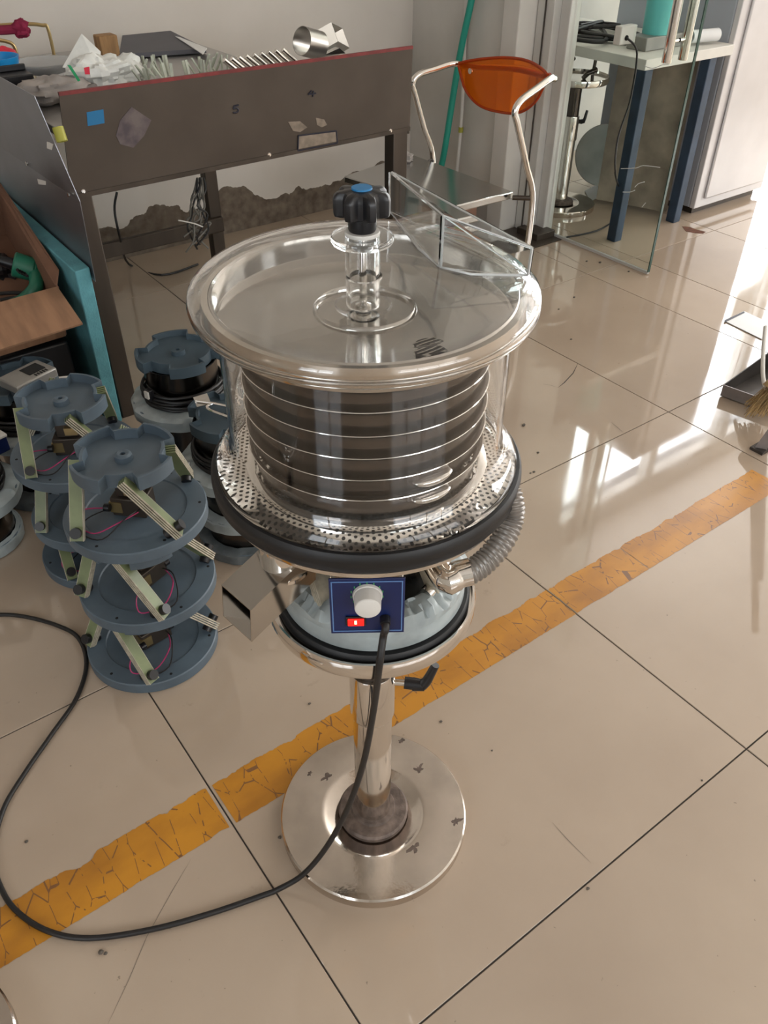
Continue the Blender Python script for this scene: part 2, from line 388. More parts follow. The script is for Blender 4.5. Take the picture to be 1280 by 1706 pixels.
struct(MB().box(-2.6, 9, -4.14, -4, 0, .95).box(-2.6, 9, -4.14, -4, 2.55, 3).box(-2.6, -.3, -4.14, -4, .95, 2.55).box(3.5, 9, -4.14, -4, .95, 2.55), 'wall_front', 'wall_white')
struct(MB().box(-2.74, 9.14, -4.14, 2.9, 3, 3.1), 'ceiling', 'ceiling_white')
struct(MB().box(-8, 20, 2.92, 14, -.1, -.06), 'ground_outside', 'outside_ground')
struct(MB().box(2.98, 3.12, 2.19, 2.76, -.0005, 3), 'wall_partition', 'wall_white')
# pilaster, raw patches and pipes near the door
struct(MB().box(2.955, 3.14, 2.115, 2.20, 0, 2.3), 'trim_1', 'wall_white', bevel=.004)
fr = struct(MB().box(3.04, 3.15, 2.03, 2.112, 0, 2.3).box(3.075, 3.13, 1.985, 2.03, 0, 2.3), 'trim_2', 'alu', bevel=.003)
MB().box(3.036, 3.04, 2.068, 2.073, 0, 2.3).build('seam_groove', 'crack', fr)
MB().box(3.0, 3.10, 1.94, 2.06, .0005, .03).build('floor_hinge_cover', 'steel_leg', fr, bevel=.003)
MB().box(2.93, 3.10, 1.90, 2.11, .0004, .004).build('threshold_plate', 'steel_table', fr)
# windows of the back room (bright daylight beyond)
for k, (a, b) in enumerate(((4.5, 5.6), (5.6, 6.6), (6.6, 7.8), (7.8, 9.0))):
    m = MB().box(a, a+.05, 2.78, 2.86, 0, 2.87).box(b-.05, b, 2.78, 2.86, 0, 2.87).box(a+.05, b-.05, 2.78, 2.86, 2.82, 2.87).box(a+.05, b-.05, 2.78, 2.86, 0, .06)
    if k == 0: m.box(4.80, 4.84, 2.78, 2.86, .06, 2.82)
    if k == 1: m.box(6.20, 6.44, 2.80, 2.84, 1.35, 1.62)
    if k == 1: m.box(6.47, 6.49, 2.79, 2.85, .06, 2.82)
    struct(m, 'window_%d' % (k+1), 'alu')
struct(MB().box(-.3, 3.5, -4.1, -4.04, .95, 1.0).box(-.3, 3.5, -4.1, -4.04, 2.5, 2.55).box(.62, .68, -4.1, -4.04, 1, 2.5).box(1.57, 1.63, -4.1, -4.04, 1, 2.5).box(2.52, 2.58, -4.1, -4.04, 1, 2.5), 'window_5', 'alu')  # frame for the added south light, out of view
struct(MB().box(-2.7, -2.64, -2.5, -.7, .95, 1.0).box(-2.7, -2.64, -2.5, -.7, 2.5, 2.55).box(-2.7, -2.64, -1.63, -1.57, 1, 2.5), 'window_6', 'alu')  # frame for the added west light, out of view
# glass door
door = struct(MB().box(3.100, 3.110, 1.462, 1.98, .012, 2.1), 'door_1', 'door_glass')
MB().box(3.0995, 3.1105, 1.4600, 1.4635, .012, 2.1).build('polished_edge', 'door_edge', door)
MB().box(3.0990, 3.1110, 1.462, 1.95, .004, .013).build('bottom_rail', 'alu', door)
for sx in (-1, 1):
    X = 3.105+sx*.042
    h = MB().cyl((X, 1.535, .70), (X, 1.535, 1.35), .0155, 20).build('pull_handle', 'chrome', door)
    MB().cyl((3.105+sx*.005, 1.535, .76), (X, 1.535, .76), .006).cyl((3.105+sx*.005, 1.535, 1.29), (X, 1.535, 1.29), .006).build('standoff', 'chrome', h)

for pp in (((1035, 281), (1060, 280), (1072, 276), (1100, 279)), ((1058, 312), (1064, 306), (1074, 303)), ((1038, 320), (1050, 320), (1058, 317)), ((1074, 110), (1088, 114), (1104, 108), (1115, 107)), ((1070, 345), (1076, 338))):
    MB().tube([gx(*q, 3.098) for q in pp], .0014, 5, 3).build('glass_scratch', 'edge_light', door)
# ------------------------------------------------------------------ stand (base plate, pole, tray)
def make_stand(loc, label, cat='stand', full=True):
    t = thing('round_stand', label, cat, loc)
    b = MB().lathe([(.0001, .0), (.149, .0), (.1495, .002), (.1495, .019), (.147, .022), (.085, .0225), (.078, .0215), (.072, .017), (.0001, .017)], 96).build('base_plate', 'chrome_worn', t, world=False)
    MB().lathe([(.0001, .017), (.051, .017), (.0555, .019), (.056, .027), (.053, .031), (.036, .032), (.034, .036), (.0001, .036)], 64).build('pole_flange', 'rust_ring', t, world=False)
    MB().lathe([(.028, .03), (.028, .29)], 48).build('lower_pole', 'chrome', t, world=False)
    MB().lathe([(.0265, .28), (.031, .28), (.0315, .283), (.0315, .372), (.031, .374), (.0265, .374)], 48).build('pole_sleeve', 'chrome', t, world=False)
    MB().lathe([(.0262, .36), (.0262, .505)], 48).build('upper_pole', 'steel_dark', t, world=False)
    MB().lathe([(.0001, .500), (.122, .500), (.127, .503), (.1285, .508), (.1285, .522), (.127, .526), (.1245, .526), (.1235, .516), (.0001, .516)], 96).build('tray', 'chrome', t, world=False)
    h = MB().cyl((.024, -.002, .345), (.052, -.004, .345), .0045).build('clamp_bolt', 'chrome', t, world=False)
    MB().cyl((.044, -.003, .345), (.062, -.005, .344), .0085, 16).cyl((.056, -.004, .343), (.072, -.006, .343), .0095, 16, .008).tube([(.068, -.006, .343), (.074, -.006, .352), (.079, -.005, .365), (.085, -.004, .383)], .006, 10, 4, rad=lambda f: .0078-.0022*f).build('lever', 'black_plastic', h, world=False)
    t2 = MB().box(-.0012, .0012, -.032, -.0305, .29, .372).build('slot', 'pit', t, world=False)
    return t
CX, CY = .9922, .2836
rv = Vector((_r.x, _r.y, 0)).normalized()          # horizontal direction across the view (survey axis)
base_loc = Vector((CX, CY, 0))
st = make_stand(base_loc, 'chrome stand with round base plate under the clear sieving machine')
st.rotation_euler.z = -YAW
# rust blisters on the base plate
for (px, py, r) in ((545, 1295, .0085), (697, 1281, .0095), (760, 1368, .008), (690, 1412, .009), (516, 1288, .004), (668, 1234, .005)):
    c = gz(px, py, .0226); n = 18; poly = []
    for k in range(n):
        a = 2*pi*k/n; q = r*(1+1.1*noise.noise(Vector((px*.37, cos(a)*1.6, sin(a)*1.6)))+.5*noise.noise(Vector((cos(a)*5, py*.7, sin(a)*5)))); poly.append((c.x+q*cos(a), c.y+q*.75*sin(a)))
    o = MB().prism(poly, .0221, .0226).build('rust_blister', 'rust_ring', None); o.parent = st; o.matrix_parent_inverse = (Matrix.Translation(base_loc) @ Matrix.Rotation(-YAW, 4, 'Z')).inverted()
st2 = make_stand((3.39, 2.19, 0), 'round chrome stand behind the glass door')
MB().tube([(-.07, .0, .518), (-.075, 0, .545), (-.06, 0, .575), (-.035, 0, .59)], .009).tube([(.0, -.03, .518), (.01, -.05, .54), (.04, -.06, .55)], .009).tube([(.09, 0, .518), (.095, 0, .57), (.095, 0, .62)], .007).build('pipe_fittings', 'steel_dark', st2, world=False)
st3 = make_stand((0, 0, 0), 'edge of a chrome round base plate cut off at the lower left corner')
e0 = gz(30, 1706, .02); e1 = gz(0, 1640, .02); mid = (e0+e1)*.5; dd = (e1-e0); nn = Vector((dd.y, -dd.x, 0)).normalized()
if nn.dot(rv) > 0: nn = -nn
st3.location = mid+nn*(.1485); st3.location.z = 0

# ------------------------------------------------------------------ the sieving machine
mc = Vector((CX, CY, 0)) - rv*.004
tr = Vector((CX, CY, 0)) + rv*.002
mach = thing('sieving_machine', 'clear lidded vibrating sieving machine on chrome stand with blue control panel', 'machine', (CX, CY, .5165))
B = lambda m, n, mt, p=mach, **k: m.build(n, mt, p, **k)
c3 = (tr.x, tr.y, 0)
B(MB().lathe([(.0001, .5165), (.117, .5165), (.119, .519), (.119, .526), (.116, .530), (.0001, .530)], 96, c3), 'rubber_pad', 'rubber')
B(MB().lathe([(.0001, .530), (.109, .530), (.112, .533), (.112, .558), (.109, .562), (.0001, .562)], 96, c3), 'base_disk', 'film')
def ruf(r, z, a, j):
    k = noise.noise(Vector((cos(a)*7, sin(a)*7, j*.7)))+.6*noise.noise(Vector((cos(a)*17, sin(a)*17, j*1.7)))
    return r+k*.005*(j > 0), z+k*.010*(j > 1)
B(MB().lathe([(.1125, .556), (.112, .566), (.105, .572), (.097, .577), (.089, .579), (.082, .572)], 160, c3, wob=ruf), 'plastic_film', 'film')
B(MB().lathe([(.0001, .562), (.072, .562), (.074, .565), (.074, .664), (.0001, .664)], 72, c3), 'drive_housing', 'steel_dark')
# spring packs between the drive and the pan
for k in range(4):
    a = -YAW-pi/2+pi/4+k*pi/2; T = Matrix.Translation(tr) @ Matrix.Rotation(a, 4, 'Z')
    p = MB()
    for q in range(4):
        T2 = T @ Matrix.Translation((.088, 0, .615)) @ Matrix.Rotation(.35, 4, 'X') @ Matrix.Translation((0, (q-1.5)*.0034, 0))
        p.box(-.011, .011, -.0013, .0013, -.05, .05, T2)
    s_ = B(p, 'leaf_spring', 'fibre')
    p = MB(); T2 = T @ Matrix.Translation((.088, 0, .615)) @ Matrix.Rotation(.35, 4, 'X')
    p.cyl(T2 @ Vector((0, -.014, -.038)), T2 @ Vector((0, -.006, -.038)), .009, 12); B(p, 'bolt', 'chrome', s_)
z = (mc.x, mc.y, 0)
B(MB().lathe([(.0001, .672), (.095, .672), (.105, .676), (.150, .684), (.157, .689), (.1590, .699), (.1590, .712), (.1000, .7150), (.0001, .7150)], 128, z), 'pan', 'chrome')
B(MB().lathe([(.1592, .698), (.1635, .700), (.1660, .704), (.1650, .710), (.1668, .714), (.1664, .721), (.1640, .7245), (.1605, .7245), (.1592, .722)], 128, z, closed=True), 'rubber_gasket', 'rubber')
# perforated floor ring: every hole is a hole
pf = MB(); pitch = .0066; row = pitch*.866; rh = .0019
n_holes = 0
for j in range(-27, 28):
    for i in range(-27, 28):
        x = (i+(j % 2)*.5)*pitch; y = j*row; r = math.hypot(x, y)
        if not (.092 < r < .1545): continue
        vs = []
        for k in range(6):
            a = pi/6+k*pi/3; vs.append((z[0]+x+pitch/math.sqrt(3)*cos(a), z[1]+y+pitch/math.sqrt(3)*sin(a), .7215))
        for k in range(6): a = pi/6+k*pi/3; vs.append((z[0]+x+rh*cos(a), z[1]+y+rh*sin(a), .7215))
        for k in range(6): a = pi/6+k*pi/3; vs.append((z[0]+x+rh*cos(a), z[1]+y+rh*sin(a), .7200))
        pf.add(vs, [(k, (k+1) % 6, 6+(k+1) % 6, 6+k) for k in range(6)]+[(6+k, 6+(k+1) % 6, 12+(k+1) % 6, 12+k) for k in range(6)])
o = B(pf, 'perforated_plate', 'chrome', smooth=False); o['kind'] = 'stuff'
B(MB().lathe([(.0001, .7172), (.157, .7172)], 96, z), 'dark_backing', 'pit')  # black sheet below the plate so its holes read dark
B(MB().lathe([(.1540, .7195), (.1585, .7195), (.1585, .7219), (.1540, .7219)], 128, z, closed=True), 'plate_rim', 'chrome')
# sieve rings
LIPS = [.7340, .7575, .7815, .8055, .8300, .8510]
for k, zl in enumerate(LIPS):
    r0 = .1215
    B(MB().lathe([(r0-.006, zl-.0005), (r0-.003, zl+.0035), (r0-.0025, zl+.012), (r0-.0015, zl+.019), (r0, zl+.0215), (r0+.0014, zl+.0225), (r0+.0014, zl+.0237), (r0-.0015, zl+.0238), (r0-.0030, zl+.0215), (r0-.004, zl+.012), (r0-.0045, zl+.004), (r0-.0075, zl+.0002)], 128, z, closed=True), 'sieve_ring', 'steel_dark')
    B(MB().lathe([(r0+.0016+.0007*cos(t*pi/3), zl+.0233+.0007*sin(t*pi/3)) for t in range(6)], 128, z, closed=True), 'ring_lip', 'chrome', bpy.data.objects['sieve_ring' if k == 0 else 'sieve_ring.%03d' % k])
B(MB().lathe([(.120, .7222), (.1275, .7222), (.1290, .726), (.1285, .7290), (.122, .7305), (.120, .7305)], 128, z, closed=True), 'bottom_lip', 'chrome')
for zl in (.760, .808, .862):
    B(MB().lathe([(.0001, zl), (.1155, zl)], 96, z), 'sieve_plate', 'steel_dark')
# outlet scoops on the front right of the rings
for px, py, zz in ((718, 790, .768), (715, 818, .748)):
    c = gz(px, py, zz)-mc; a = math.atan2(c.y, c.x); T = Matrix.Translation((mc.x, mc.y, zz)) @ Matrix.Rotation(a, 4, 'Z')
    m = MB(); nu, nv = 24, 12; vs = []
    for q in range(nv+1):
        th = pi*q/nv
        for i in range(nu):
            b = 2*pi*i/nu; y_ = .0225*sin(th)*cos(b); vs.append(T @ Vector((.1195+.0075*cos(th)-y_*y_*3.6, y_, -.0075*sin(th)*sin(b)*(1 if sin(b) > 0 else .45))))
    m.add(vs, [(q*nu+i, (q+1)*nu+i, (q+1)*nu+(i+1) % nu, q*nu+(i+1) % nu) for q in range(nv) for i in range(nu)]); B(m, 'outlet_scoop', 'chrome')
c = gz(755, 884, .7225)
B(MB().cyl(c, c+Vector((0, 0, .004)), .0052, 18, .0045), 'screw', 'chrome'); B(MB().cyl(c+Vector((0, 0, .004)), c+Vector((0, 0, .0043)), .0025, 6), 'screw_socket', 'pit')
# clear cylinder with flared foot
B(MB().lathe([(.1575, .7225), (.1602, .725), (.1598, .731), (.1540, .7380), (.1475, .746), (.1430, .757), (.1415, .770), (.1412, .8880), (.1375, .8880), (.1378, .770), (.1392, .756), (.1435, .7435), (.1495, .7350), (.1555, .7290), (.1562, .7225)], 128, z, closed=True), 'clear_cylinder', 'acrylic')
# lid
lid = B(MB().lathe([(.1440, .8915), (.1500, .8915), (.1520, .8945), (.1600, .8985), (.1635, .904), (.1645, .910), (.1625, .917), (.1560, .9225), (.1450, .9245), (.0165, .9250), (.0165, .9205), (.1440, .9200), (.1530, .9180), (.1590, .9140), (.1605, .910), (.1595, .9055), (.1570, .9025), (.1500, .8990), (.1440, .8985)], 160, z, closed=True), 'lid', 'acrylic')
B(MB().lathe([(.0001, .8870), (.0455, .8870), (.0465, .8915), (.0475, .8925), (.049, .8915), (.050, .8885), (.1380, .8885), (.1405, .8900), (.1410, .8925), (.1410, .9110), (.1430, .9125), (.1445, .9110), (.1445, .8895), (.1435, .8850), (.1200, .8840), (.0001, .8840)], 160, z), 'lid_plate', 'steel_plate', lid)
B(MB().lathe([(.1448, .8955), (.1500, .8955), (.1500, .9115), (.1448, .9115)], 128, z, closed=True), 'lid_band', 'steel_band', lid)
c = gz(718, 583, .8889)
B(MB().cyl(c, c+Vector((0, 0, .0006)), .0145, 28), 'dark_disc', 'pit', lid)  # dark disc laid on the lid plate, crossed by steel bars
vb = MB()
for k in range(-2, 3): vb.box(c.x-.012, c.x+.012, c.y+k*.005-.0008, c.y+k*.005+.0008, .8895, .8905)
B(vb, 'disc_bars', 'steel_plate', lid)
kc = Vector((CX, CY, 0))-rv*.0055
k3 = (kc.x, kc.y, 0)
B(MB().lathe([(.0160, .8930), (.0160, .9560), (.0125, .9560), (.0125, .8930)], 48, k3, closed=True), 'stem_tube', 'acrylic', lid)
B(MB().lathe([(.0275, .9562), (.0285, .958), (.0285, .9610), (.0275, .9628), (.010, .9628), (.010, .9562)], 64, k3, closed=True), 'stem_flange', 'acrylic_edge', lid)
B(MB().lathe([(.0001, .888), (.0075, .888), (.0075, .894), (.0035, .896), (.0035, .958), (.0001, .958)], 24, k3), 'stem_rod', 'chrome', lid)
B(MB().lathe([(.0001, .9630), (.0155, .9630), (.0160, .9645), (.0155, .9665), (.0001, .9665)], 32, k3), 'nylon_washer', 'white_plastic', lid)
kb = MB().lathe([(.0001, .9667), (.0118, .9667), (.0127, .9685), (.0130, .9830), (.0001, .9830)], 40, k3)
n = 112; prof = [(.86, .9800), (.97, .9812), (1.0, .9835), (1.0, .9950), (.96, .9985), (.86, 1.0010), (.45, 1.0025), (.0001, 1.0028)]
vs = []
for i in range(n):
    a = 2*pi*i/n; s = cos(7*a); rad = .0222+.0033*max(-1, min(1, s*1.5))
    for f, zz in prof: vs.append((k3[0]+rad*f*cos(a), k3[1]+rad*f*sin(a), zz))
m_ = len(prof); kb.add(vs, [(i*m_+j, ((i+1) % n)*m_+j, ((i+1) % n)*m_+j+1, i*m_+j+1) for i in range(n) for j in range(m_-1)]+[tuple(i*m_ for i in range(n))])
kn = B(kb, 'star_knob', 'black_plastic', lid)
B(MB().lathe([(.0001, 1.0027), (.0092, 1.0027), (.0090, 1.0042), (.0001, 1.0044)], 32, k3), 'knob_cap', 'blue_cap', lid)
# triangular clear feed guard
L0 = gz(652, 352, .9255); M0 = gz(735, 445, .9255); R0 = gz(880, 458, .9255)
L1 = L0+Vector((0, 0, .041)); M1 = M0+Vector((0, 0, .048)); R1 = Vector((*gz(893, 412, .9485)[:2], .9485))
R1 = Vector((R0.x+.001, R0.y, .9485+.002))
B(MB().slab([L0, M0, M1, L1], .003), 'guard_panel', 'acrylic_edge', lid)
B(MB().slab([M0, R0, R1, M1], .003), 'guard_panel', 'acrylic_edge', lid)
B(MB().slab([R0, L0, L1, R1], .003), 'guard_panel', 'acrylic_edge', lid)
B(MB().cyl(M0, M1, .0013, 8).cyl(R0, R1, .0013, 8).tube([L0, M0, R0], .0014, 8, 3).tube([L1, M1, R1], .0010, 6, 0, closed=True).tube([L0, L1], .001, 6, 0).tube([M1, R0], .0006, 6, 0), 'guard_seam_glint', 'edge_light', lid)  # pale rods along the guard joints, painted in as bright edge glints
# arc opening under the guard seen as a steel throat
c = (M0+L0+R0)/3
# control box
nv = Vector((CAM.x-mc.x, CAM.y-mc.y, 0)).normalized()
pc = Vector((gz(612, 1008, .626).x, gz(612, 1008, .626).y, 0))
tcen = mc+nv*.0; out = (pc-mc).length
Tp = Matrix.Translation((pc.x, pc.y, .6255)) @ Matrix.Rotation(-YAW+.03, 4, 'Z')    # local x across, -y out, z up
cb = B(MB().box(-.0370, .0370, .001, .052, -.0385, .0375, Tp), 'control_box', 'steel_band', bevel=.0015)
B(MB().box(-.0385, .0385, -.0015, .001, -.0400, .0390, Tp), 'faceplate', 'panel_blue', cb, bevel=.0005)
fl = MB(); a, b_ = .0352, .0368; e = -.0020
fl.box(-a, a, e, -.0015, b_-.0012-.001, b_-.001, Tp).box(-a, a, e, -.0015, -b_, -b_+.0012, Tp).box(-a-.0012, -a, e, -.0015, -b_, b_-.001, Tp).box(a, a+.0012, e, -.0015, -b_, b_-.001, Tp)
B(fl, 'border_line', 'panel_line', cb)
tk = MB()
for i in range(11):
    t = R_(-35+i*25); tk.box(.0165*cos(t)-.0006, .0165*cos(t)+.0006, e, -.0015, .017+.0165*sin(t)-.0014, .017+.0165*sin(t)+.0014, Tp)
B(tk, 'dial_marks', 'green_print', cb)
ax = Tp.to_3x3() @ Vector((0, -1, 0)); kcen = Tp @ Vector((.0005, -.0015, .017))
dn = B(MB().cyl(kcen, kcen+ax*.004, .0155, 32, .0150).cyl(kcen+ax*.004, kcen+ax*.020, .0142, 32, .0132).cyl(kcen+ax*.020, kcen+ax*.0208, .0132, 32, .0118), 'dial_knob', 'white_plastic', cb, bevel=.0006)
B(MB().box(-.0225, -.0015, -.0040, -.0015, -.0265, -.0135, Tp), 'switch_bezel', 'black_plastic', cb, bevel=.0006)
B(MB().box(-.0205, -.0035, -.0058, -.0040, -.0250, -.0150, Tp), 'rocker_switch', 'switch_red', cb, bevel=.0008)
B(MB().box(-.0135, -.0110, -.0063, -.0057, -.0215, -.0165, Tp), 'switch_lamp', 'switch_glow', cb)
B(MB().cyl(Tp @ Vector((.0185, -.0015, -.017)), Tp @ Vector((.0185, -.010, -.018)), .0055, 16), 'cord_grommet', 'black_plastic', cb)
# little warning sticker on the housing
Tw = Matrix.Translation((tr.x, tr.y, .640)) @ Matrix.Rotation(-YAW+.62, 4, 'Z')
B(MB().box(-.011, .011, -.0755, -.0745, -.014, .012, Tw), 'warning_sticker', 'white_plastic')
tri = MB().add([Tw @ Vector(p) for p in ((-.008, -.0759, -.008), (.008, -.0759, -.008), (0, -.0759, .007), (-.0052, -.0759, -.0063), (.0052, -.0759, -.0063), (0, -.0759, .0036))], [(0, 1, 4, 3), (1, 2, 5, 4), (2, 0, 3, 5)])
B(tri, 'warning_triangle', 'ink')
# square discharge chute
q0 = [gz(369, 974, .628), gz(418, 1017, .628)]
q1 = [Vector((q0[0].x-.004, q0[0].y, .583)), Vector((q0[1].x-.004, q0[1].y, .583))]
dirv = (Vector((mc.x, mc.y, 0))-Vector(((q0[0].x+q0[1].x)/2, (q0[0].y+q0[1].y)/2, 0))).normalized()*.088+Vector((0, 0, .034))
ch = MB(); OUT = [q1[0], q1[1], q0[1], q0[0]]; BK = [p+dirv for p in OUT]; cen = sum(OUT, Vector())/4; t_ = .04
IN = [p.lerp(cen, t_*1.2) for p in OUT]; INB = [p+dirv for p in IN]
ch.add(OUT+BK+IN+INB, [(i, (i+1) % 4, 4+(i+1) % 4, 4+i) for i in range(4)]+[(8+(i+1) % 4, 8+i, 12+i, 12+(i+1) % 4) for i in range(4)]+[(i, 8+i, 8+(i+1) % 4, (i+1) % 4) for i in range(4)]+[(4+i, 4+(i+1) % 4, 12+(i+1) % 4, 12+i) for i in range(4)])
chute = B(ch, 'discharge_chute', 'steel_plate', smooth=False)
p = cen+dirv*.72; p = Vector((p.x, p.y, .636))
B(MB().lathe([(.0001, .0), (.029, .0), (.029, .004), (.0235, .006), (.0235, .052), (.0001, .052)], 40, (p.x, p.y, .632)), 'chute_neck', 'chrome', chute)
# corrugated hose
hp = [gz(760, 958, .652), gz(785, 952, .655), gz(812, 932, .660), gz(838, 900, .672), gz(852, 866, .686), gz(853, 838, .702), gz(846, 815, .712)]
hp = [Vector(q) for q in hp]
def rib(f): return .0118+.0022*max(0, sin(f*2*pi*26))**.6 if True else .01
B(MB().tube(hp, .013, 18, 36, rad=lambda f: .0128+.0009*sin(f*2*pi*26)), 'corrugated_hose', 'hose')
nz = gz(742, 962, .650); B(MB().tube([Vector((tr.x+.02, tr.y-.05, .648)), nz, hp[0], hp[1]], .0145, 24, 6), 'hose_nozzle', 'chrome')

# power cord
pts = [Tp @ Vector((.0185, -.006, -.018)), Tp @ Vector((.0185, -.014, -.022))]
pts += [gz(639, 1060, .588), gz(632, 1110, .556), gz(623, 1180, .455), gz(606, 1270, .325), gz(580, 1345, .205), gz(545, 1410, .105), gz(505, 1457, .038), gz(463, 1482, .008)]
pts += [gz(*q, .0045) for q in ((440, 1491), (350, 1522), (250, 1549), (150, 1563), (82, 1552), (30, 1520), (2, 1480), (-12, 1425), (5, 1350), (40, 1290), (85, 1225), (128, 1162), (144, 1105), (130, 1062), (95, 1042), (45, 1028), (0, 1024), (-60, 1030))]
tag(B(MB().tube(pts, .0042, 10, 6), 'power_cord', 'black_cable'), 'long black power cord looping over the floor')

# ------------------------------------------------------------------ feeder drive units
def pin_r(t, big, small):       # four stepped notches, pinwheel outline
    t = (t/(pi/2)) % 1.0
    return small if t < .40 else big
def make_drive(label, cat, group, H=.1475, top=True, RB=.125, RP=.089, mesh_cache={}):
    t = thing('vibratory_drive_unit', label, cat, (0, 0, 0), group)
    w_ = dict(world=False)
    d = MB().lathe([(.0001, 0), (RB-.002, 0), (RB, .002), (RB, .022), (RB-.002, .024), (.090, .024), (.088, .0215), (.0001, .0215)], 72).build('base_disk', 'grey_blue', t, **w_)
    for k in range(6):
        a = k*pi/3+.3; MB().cyl((.112*cos(a), .112*sin(a), .0235), (.112*cos(a), .112*sin(a), .0244), .0028, 10).build('bolt_hole', 'pit', d, **w_)
    # top plate
    zt = H-.026; n = 160; vs = []
    prof = lambda r: [(0.0001, zt), (r, zt), (r, H-.0005), (r-.0008, H), (r-.0055, H), (r-.006, zt+.008), (.0001, zt+.008)]
    for i in range(n):
        a = 2*pi*i/n; r = pin_r(a, RP, RP*.79)
        for q, zz in prof(r): vs.append((q*cos(a), q*sin(a), zz))
    pl = MB(); m = 7; pl.add(vs, [(i*m+j, ((i+1) % n)*m+j, ((i+1) % n)*m+j+1, i*m+j+1) for i in range(n) for j in range(m-1)])
    pt = pl.build('notched_plate', 'grey_blue', t, angle=30, **w_)
    MB().lathe([(.0045, zt+.006), (.0045, H-.006), (.010, H-.005), (.0145, H-.008), (.0155, zt+.008)], 32).build('hub', 'grey_blue', pt, **w_)
    MB().cyl((0, 0, zt+.0085), (0, 0, zt+.009), .0048, 16).build('hub_hole', 'pit', pt, **w_)
    # leaf spring packs
    for k in range(4):
        T = Matrix.Rotation(k*pi/2+.20*pi/2, 4, 'Z'); top_p = Vector((RP*.86, .004, zt+.018)); bot = Vector((RP*1.0, .078, .030))
        ax_ = (top_p-bot); Ln = ax_.length; ax_.normalize(); xx = Vector((1, 0, 0)); xx = (xx-ax_*xx.dot(ax_)).normalized(); yy = ax_.cross(xx)
        Q = Matrix(((xx.x, yy.x, ax_.x, bot.x), (xx.y, yy.y, ax_.y, bot.y), (xx.z, yy.z, ax_.z, bot.z), (0, 0, 0, 1)))
        p = MB()
        for q in range(4): p.box(-.0105, .0105, (q-1.5)*.0040-.0012, (q-1.5)*.0040+.0012, -.004, Ln, T @ Q)
        sp = p.build('leaf_spring', 'spring_green', t, **w_)
        a0 = (T @ Q) @ Vector((0, -.017, .010)); a1 = (T @ Q) @ Vector((0, -.006, .010)); b0 = (T @ Q) @ Vector((0, .006, .010)); b1 = (T @ Q) @ Vector((0, .018, .010))
        MB().cyl(a0, a1, .0095, 14).cyl(b0, b1, .0095, 14).build('socket_bolt', 'black_plastic', sp, **w_)
        e = MB()
        for q in range(4): e.box(-.0110, -.0102, (q-1.5)*.0040-.0013, (q-1.5)*.0040+.0013, -.0045, Ln+.0005, T @ Q).box(.0102, .0110, (q-1.5)*.0040-.0013, (q-1.5)*.0040+.0013, -.0045, Ln+.0005, T @ Q)
        e.build('strip_edges', 'fibre', sp, **w_)
    mg = MB().box(-.032, .030, -.024, .022, .022, .060).box(-.022, .022, -.016, .016, .060, zt-.008).build('electromagnet', 'steel_table', t, bevel=.002, **w_)
    MB().box(-.034, -.012, -.0255, .0235, .030, .052).box(-.002, .022, -.0255, .0235, .070, .086).build('coil', 'brass', mg, **w_)
    for x, y in ((-.034, -.012), (.032, 0)): MB().cyl((x-.006, y-.02, .045), (x+.004, y-.02, .045), .007, 10).build('clamp_screw', 'black_plastic', mg, **w_)
    MB().tube([(-.03, -.02, .035), (-.07, -.05, .050), (-.078, -.065, .030), (-.04, -.083, .028), (.0, -.07, .045), (.02, -.03, .04)], .0012, 6, 5).build('red_lead', 'wire_pink', mg, **w_)
    MB().tube([(-.03, -.015, .035), (-.06, -.06, .040), (-.062, -.085, .028), (-.02, -.095, .028), (.012, -.06, .05), (.02, -.02, .04)], .0012, 6, 5).build('black_lead', 'black_cable', mg, **w_)
    return t
D0 = make_drive('grey-blue drive unit on top of the front stack, open notched plate uppermost', 'drive unit', 'stacked vibratory drive units')
def put(o, x, y, z_, rz, label):
    o.location = (x, y, z_); o.rotation_euler.z = rz; o['label'] = label; return o
RA = -YAW
put(D0, .892, .866, .295, RA-.15, 'grey-blue drive unit on top of the front stack, its empty notched plate uppermost')
for (x, y, z_, rz, lb) in ((.879, .849, .1475, RA+1.0, 'middle drive unit of the front stack, pink and black wire loops showing'),
                           (.860, .846, 0, RA+.75, 'lowest drive unit of the front stack, disk resting on the tiles'),
                           (.885, 1.185, 0.25, RA+.1, 'drive unit topping the stack behind the front one, notched plate nearest the cardboard box'),
                           (.885, 1.175, .125-.0225, RA+1.4, 'second drive unit down in the stack behind the front one'),
                           ):
    put(copy_tree(D0), x, y, z_, rz, lb)
# flatter ones for the hind stacks
D1 = make_drive('', 'drive unit', 'stacked vibratory drive units', H=.1025, RB=.125)
put(D1, .880, 1.17, 0, RA+.3, 'lowest drive unit of the hind left stack, standing on the floor')
